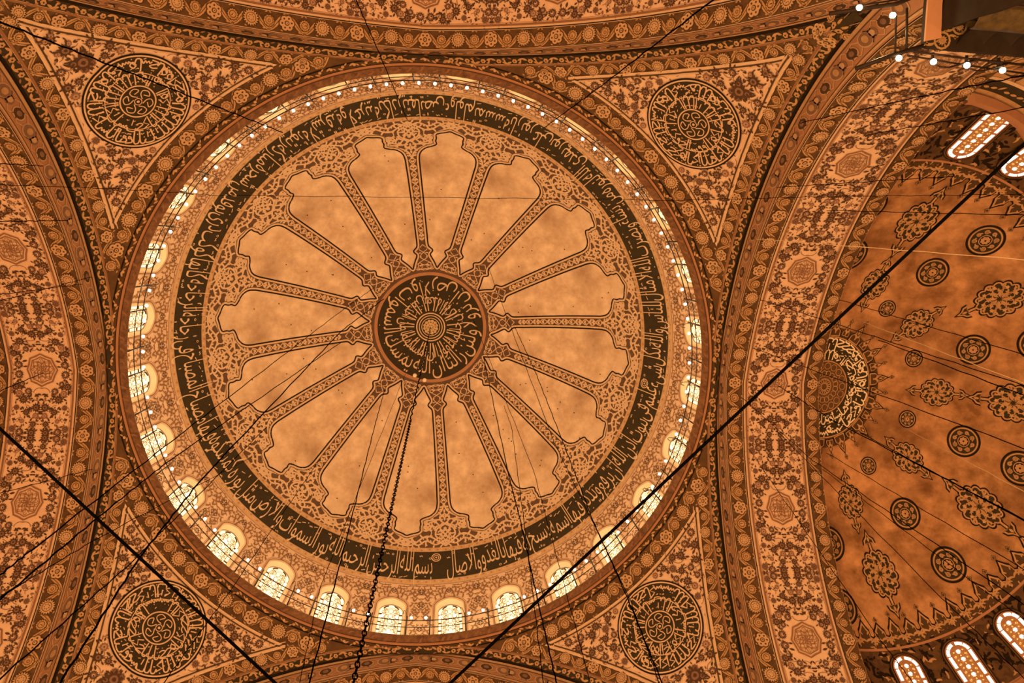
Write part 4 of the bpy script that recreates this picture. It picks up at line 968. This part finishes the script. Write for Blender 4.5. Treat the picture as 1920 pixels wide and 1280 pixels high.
prism('slab', [(PX, -13.9), (PX, PY - .9), (PX + .03, PY - .12), (PX + .12, PY), (15.9, PY + .16), (15.9, -13.9)], PT - .10, PT + .06, 'pier_paint', pier)
prism('slab_edge', [(PX - .02, -13.9), (PX - .02, PY - .9), (PX + .01, PY - .12), (PX + .36, PY - .2), (PX + .3, PY - .9), (PX + .3, -13.9)], PT - .16, PT - .10, 'terracotta', pier)
# fluted head
V, F, FM = [], [], []; xs = np.linspace(PX + .75, 15.8, 140); 
for x in xs:
    fl = abs(math.sin((x - PX - .75) / .62 * PI)) ** .6; yb = PY - .30 + .035 * (x - PX)
    for z, dd in ((PT - .1, .24), (PT - .3, .10), (PT - .55, .03), (PT - .9, .0)): V.append((x, yb - .22 * fl + dd * (1 - fl * .3) - .05, z))
for i in range(139):
    for j in range(3): F.append((i * 4 + j, (i + 1) * 4 + j, (i + 1) * 4 + j + 1, i * 4 + j + 1))
mesh('fluting', V, F, 'pier_paint', pier, smooth=True)
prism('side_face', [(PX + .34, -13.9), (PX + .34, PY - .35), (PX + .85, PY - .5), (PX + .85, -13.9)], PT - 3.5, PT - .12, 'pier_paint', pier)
V = []; F = []; prof = [(-.42, -.92), (-.30, -.95), (-.22, -1.04), (-.24, -1.2), (-.36, -1.32), (-.46, -1.36), (-.6, -1.4)]
for x in np.linspace(PX + .42, 15.8, 30):
    for dy, dz in prof: V.append((x, PY + dy + .035 * (x - PX), PT + dz))
for i in range(29):
    for j in range(6): F.append((i * 7 + j, (i + 1) * 7 + j, (i + 1) * 7 + j + 1, i * 7 + j + 1))
mesh('gilt_moulding', V, F, 'pier_gilt', pier, smooth=True, label='dull gilt moulding')
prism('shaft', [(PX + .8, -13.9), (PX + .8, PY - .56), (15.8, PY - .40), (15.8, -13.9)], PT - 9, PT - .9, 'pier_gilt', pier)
for i in range(7): prism('shaft_band', [(PX + .78, PY - .62), (PX + .78, PY - .55), (15.8, PY - .39), (15.8, PY - .5)], PT - 1.75 - i * .5, PT - 1.68 - i * .5, 'pier_paint', pier)
q = Ink()
for x, y, r_ in ((PX + .42, PY - .16, .17), (PX + .78, PY - .46, .15), (PX + .55, PY - .75, .13)):
    q.ring(x, y, r_, .045, 'pier_gold', 1, 12); q.put(flower(2, r_ * .6, 'pier_gold', 'mid_brown'), x, y, .4, lay=1); q.put(hook(r_ * .9, 'pier_gold'), x - r_, y + .05, 2.2); q.put(hook(r_ * .8, 'pier_gold'), x + r_ * .8, y - .1, -.6)
build('painted_flowers', q, lambda V, L: np.stack([V[:, 0], V[:, 1], PT - .105 - .004 * L], 1), pier)
tube('gilt_edge', [(PX + .42, PY - .46, PT - .95), (15.8, PY - .29, PT - .95)], .025, 'pier_gold', pier); tube('gilt_edge', [(PX + .42, PY - .58, PT - 1.36), (15.8, PY - .41, PT - 1.36)], .02, 'pier_gold', pier)
gal = link('railing', None, label='iron lamp bracket rails around the dark pier head', cat='railing')
for nm, P, r in (('beam', [(9.24, -11.07), (10.70, -11.34), (11.38, -11.65)], .05), ('beam', [(9.94, -9.96), (10.79, -10.30), (11.43, -10.51)], .05), ('rail', [(10.72, -11.11), (10.79, -10.32)], .022), ('rail', [(10.95, -11.27), (11.04, -10.39)], .028),
                 ('rail', [(11.04, -10.39), (12.46, -10.28), (14.44, -10.17)], .028), ('rail', [(11.06, -10.29), (12.46, -10.14), (14.44, -9.97)], .022), ('rail', [(9.67, -11.22), (10.72, -11.43)], .02)):
    tube(nm, [(x, y, 18.0) for x, y in P], r, 'iron', gal)
for x in (11.65, 12.43, 13.18): tube('post', [(x, PY + .06 + .03 * (x - 11.3), 18.02), (x + .02, PY + .30 + .03 * (x - 11.3), 18.04)], .035, 'iron', gal)
for x, y in ((11.65, -10.12), (12.43, -10.08), (13.25, -10.00)):
    tube('arm', [(x + .03, y - .02, 17.98), (x + .16, y + .06, 17.9), (x + .34, y + .06, 17.9), (x + .6, y - .02, 17.95), (x + 1.0, y - .16, 18.0)], .02, 'iron', gal)
GB = ((9.86, -11.21, 'beyond the two slanting beams'), (10.62, -11.09, 'at the corner between the slanting beams'), (10.86, -10.21, 'just left of the pier head'), (11.65, -10.17, 'first below the pier edge'), (12.42, -10.13, 'second below the pier edge'), (13.25, -10.06, 'third below the pier edge'))
for i, (x, y, t_) in enumerate(GB):
    if i == 0: g0 = make_bulb('light_bulb', (x, y, 17.95), .068, f'bright bulb on the pier gallery, {t_}', 'bulbs of the pier gallery')
    else: c = copy_tree(g0); c.location = (x, y, 17.95); c['label'] = f'bright bulb on the pier gallery, {t_}'
lamp('gallery_light', (10.66, -10.75, 18.9), 90, .15, (1.0, .70, .36))
# ------------------------------------------------------------------ chain of the central chandelier
chain = link('chandelier_chain', None, label='long dark chain hanging from the centre of the dome', cat='chain')
def link_mesh(): 
    V, F = [], []; n, m_ = 12, 5
    for i in range(n):
        a = 2 * PI * i / n
        for j in range(m_):
            b = 2 * PI * j / m_; r_ = .012 * math.cos(b); x = (.036 + r_) * math.cos(a); z = (.09 + r_) * math.sin(a); V.append((x, .012 * math.sin(b), z))
    for i in range(n):
        for j in range(m_): F.append((i * m_ + j, ((i + 1) % n) * m_ + j, ((i + 1) % n) * m_ + (j + 1) % m_, i * m_ + (j + 1) % m_))
    return V, F
V, F = link_mesh(); L0 = mesh('chain_link', V, F, 'cable_black', chain, smooth=True)
nl = 0; z = 10.0; zs = []
while z < 25: zs.append(z); z += .15
def cpos(z): return (0.0, 0.0, z)
L0.location = cpos(zs[0])
for i, z in enumerate(zs[1:]):
    c = L0.copy(); COL.objects.link(c); c.location = cpos(z); c.rotation_euler.z = PI / 2 * ((i + 1) % 2) + .4
tube('twisted_cable', [(cpos(z)[0] + .02 * math.cos(z * 8), .02 * math.sin(z * 8), z) for z in np.arange(25, 45.25, .1)], .020, 'cable_black', chain)
twin = link('lamp_pair', None, chain, label='two small round globes'); 
zl = 31.6; x0 = cpos(zl)[0]
tube('cross_arm', [(x0 - .17, -.10, zl), (x0 + .17, .08, zl)], .02, 'iron', twin); tube('stem', [(x0, 0, zl - .45), (x0, 0, zl)], .02, 'iron', twin)
for sx in (-1, 1):
    V, F = bulb_mesh(.085); o = mesh('globe', V, F, 'bright_script', twin, smooth=True); o.location = (x0 + sx * .19, sx * .09 - .01, zl - .03)
# ------------------------------------------------------------------ wires
WIRES = [
('t', 0.008, [(-8.64, -6.84, 18.00), (-6.12, -6.84, 20.00), (-4.66, -6.78, 21.00), (6.84, -7.04, 20.00), (10.14, -7.23, 19.00), (14.28, -7.40, 17.00)]),
('t', 0.016, [(-9.59, -7.34, 20.00), (-11.63, -7.53, 27.00)]),
('t', 0.016, [(-10.78, -5.92, 22.00), (-11.71, -5.81, 28.50)]),
('t', 0.022, [(-6.78, -9.64, 15.00), (-6.71, -9.65, 20.00), (-6.15, -9.48, 24.00), (-5.07, -9.15, 31.00)]),
('t', 0.018, [(-1.40, -11.90, 22.00), (-1.20, -11.35, 26.00), (-0.87, -10.26, 36.00)]),
('t', 0.022, [(6.19, -10.82, 16.00), (6.03, -10.83, 28.00), (4.98, -10.16, 36.00)]),
('s', 0.030, [(-2.77, -4.97, 7.00), (0.18, -2.57, 6.20)]),
('s', 0.030, [(6.08, -7.61, 6.40), (0.96, -2.17, 6.60)]),
('t', 0.015, [(11.29, -9.45, 24.00), (10.78, -9.24, 16.00), (10.20, -9.02, 12.00)]),
('t', 0.015, [(13.34, -9.18, 24.00), (12.50, -9.01, 15.00)]),
('t', 0.014, [(12.12, -7.70, 27.50), (13.71, -7.86, 20.00)]),
('t', 0.014, [(13.95, -6.99, 27.50), (16.65, -6.97, 20.00)]),
('w', 0.014, [(11.77, -5.93, 28.00), (15.27, -5.89, 18.00)]),
('t', 0.014, [(12.85, -3.60, 30.00), (13.74, -3.33, 26.00), (14.15, -3.14, 16.00)]),
('t', 0.014, [(15.88, -3.69, 30.00), (15.64, -3.46, 18.00)]),
('w', 0.014, [(16.25, -3.04, 29.00), (14.95, -2.92, 17.00)]),
('t', 0.018, [(17.08, -2.32, 29.00), (14.99, -2.64, 17.00)]),
('t', 0.014, [(12.88, -1.67, 30.50), (13.54, -2.04, 15.00)]),
('t', 0.018, [(14.24, -0.08, 31.00), (14.23, 0.05, 26.00), (12.95, -0.83, 14.00)]),
('t', 0.014, [(12.83, 0.45, 31.00), (13.10, 1.10, 25.00), (12.38, 0.48, 13.00)]),
('t', 0.014, [(14.34, 1.77, 31.00), (13.43, 2.41, 18.00), (12.86, 2.27, 14.00)]),
('t', 0.014, [(13.26, 2.54, 31.00), (12.63, 4.15, 19.00), (11.77, 3.53, 16.00)]),
('w', 0.014, [(18.39, 1.00, 29.00), (16.17, 0.14, 18.00)]),
('t', 0.018, [(17.29, 1.53, 30.00), (15.46, 0.48, 17.00)]),
('t', 0.014, [(16.02, 2.37, 30.00), (14.80, 1.23, 16.00)]),
('t', 0.014, [(15.91, 3.03, 30.00), (16.02, 3.24, 20.00), (14.14, 1.95, 15.00)]),
('t', 0.016, [(-2.86, -2.44, 42.00), (-4.00, -1.69, 38.00), (-5.25, -0.96, 24.00), (-5.45, -0.98, 13.00), (-5.15, -1.24, 11.00)]),
('t', 0.024, [(-2.23, -2.02, 41.00), (-3.65, -1.12, 36.00), (-4.94, 0.27, 20.00), (-4.92, 0.49, 16.00), (-4.75, 0.93, 12.00)]),
('t', 0.018, [(-13.99, -0.05, 31.00), (-12.23, -0.79, 24.00)]),
('t', 0.014, [(-12.19, -3.48, 30.50), (-10.92, -3.98, 22.00)]),
('t', 0.014, [(-12.05, -3.70, 31.00), (-10.93, -3.76, 22.00)]),
('t', 0.016, [(-12.15, 3.50, 30.50), (-11.29, 1.49, 22.00)]),
('t', 0.020, [(-3.93, -0.28, 38.00), (-7.04, 1.02, 24.00), (-6.44, 0.33, 18.00), (-5.69, -0.40, 12.00)]),
('t', 0.018, [(-6.96, 3.30, 36.00), (-6.78, 2.52, 20.00), (-6.28, 1.46, 13.00)]),
('t', 0.024, [(-2.25, 2.89, 42.00), (-2.18, 3.23, 36.00), (-1.68, 2.89, 23.00), (-1.44, 2.89, 15.00)]),
('t', 0.022, [(2.86, 0.97, 42.00), (3.48, 3.19, 29.00), (3.64, 3.52, 26.00), (3.78, 3.93, 20.00), (3.89, 4.23, 17.00)]),
('t', 0.020, [(4.49, -0.54, 42.00), (5.12, 0.76, 37.00), (5.43, 1.79, 29.00), (5.77, 2.84, 24.00), (5.99, 3.25, 20.00), (6.10, 3.61, 16.00)]),
('t', 0.014, [(2.98, -3.69, 42.00), (4.98, 1.52, 28.00), (5.87, 2.89, 19.00), (5.97, 3.48, 16.00)]),
('t', 0.014, [(3.90, 3.13, 40.00), (3.87, 2.59, 34.00), (3.54, 2.85, 22.00), (3.41, 3.45, 16.00)]),
('t', 0.012, [(2.09, -1.33, 43.00), (4.15, 2.19, 27.00), (4.45, 3.46, 16.00)]),
('t', 0.012, [(-1.24, 2.20, 43.00), (-1.99, 3.09, 20.00), (-1.79, 3.41, 16.00)]),
('t', 0.012, [(-6.94, 3.79, 33.00), (-6.64, 0.96, 18.00), (-6.75, 0.46, 14.00)]),
('t', 0.014, [(-4.61, 4.76, 36.00), (-4.85, 4.23, 22.00), (-4.63, 3.38, 16.00)]),
]
WHERE = ['crossing the whole width from left to right above the centre', 'short, at the upper left edge ending on the left arch', 'second short one at the left edge ending on the left arch', 'from the top left corner over the upper left roundel', 'thin, from the top edge left of centre to the dome script', 'from the top edge right of centre down to the drum',
 'thickest, slanting from the left edge to the bottom', 'thickest, slanting from the right edge to the bottom', 'across the right arch below the pier', 'second across the right arch below the pier', 'short, ending on the right arch above its octagon', 'pale, at the half dome near its upper medallions', 'glinting, from the right arch to the upper half dome', 'starting beside the right arch crown and slanting right', 'from the half dome edge above the bright script', 'glinting, above the bright script medallion', 'twisted, from the bright script medallion rightwards', 'over the upper part of the bright script medallion', 'twisted, over the middle of the right arch octagon', 'from the right arch crown down across the half dome', 'lower, from the right arch to the half dome windows', 'lowest, from the right arch to the first lower window', 'glinting, between the lower half dome roundels', 'twisted, from below the bright script medallion', 'under the bright script medallion', 'second under the bright script medallion',
 'from the left petals to the lower left edge', 'dark twisted, from the left petals to the bottom left', 'ending with a hook in the left arch octagon', 'ending at the left arch face, upper', 'second ending at the left arch face', 'ending at the left arch face, lower', 'from the central roundel to the left edge', 'from the lower left petals to the bottom left corner', 'dark twisted, just left of the central chain', 'from the central roundel to the bottom, right of centre', 'from the right petals past the drum to the bottom', 'thin, beside the right petals to the bottom', 'thin, straight down right of centre', 'thinnest, from the roundel to the lower right pendentive', 'thinnest, left of the central chain', 'thin, from the lower left drum to the left edge', 'thin, over the lower left windows']
for i, (kd, wd, P) in enumerate(WIRES):
    nm = {'t': 'hanging_wire', 'w': 'hanging_wire', 's': 'steel_cable'}[kd]
    ds = ['taut wire', 'pale glinting wire', 'heavy black cable']['tws'.index(kd)]
    P = [Vector(q) for q in P]; ext = 14 if kd == 's' else 5
    if i not in (1, 2, 3, 4, 5, 10): P.append(P[-1] + (P[-1] - P[-2]).normalized() * ext)   # runs on past the frame
    if i < 8: P.insert(0, P[0] + (P[0] - P[1]).normalized() * ext)
    Q = []
    for a, b in zip(P[:-1], P[1:]):
        a, b = Vector(a), Vector(b); n = 14
        for t in range(n): Q.append(a + (b - a) * t / n + Vector((.012 * math.sin(t * 2.4), .012 * math.cos(t * 2.4), 0)) * (0 if kd == 's' else 1))
    Q.append(Vector(P[-1]))
    tube(nm, Q, .0135 if kd == 's' else wd * .8, 'steel_wire' if kd == 'w' else 'cable_black', n=6, label=ds + ' ' + WHERE[i], cat='cable' if kd == 's' else 'wire', group='wires strung below the dome')
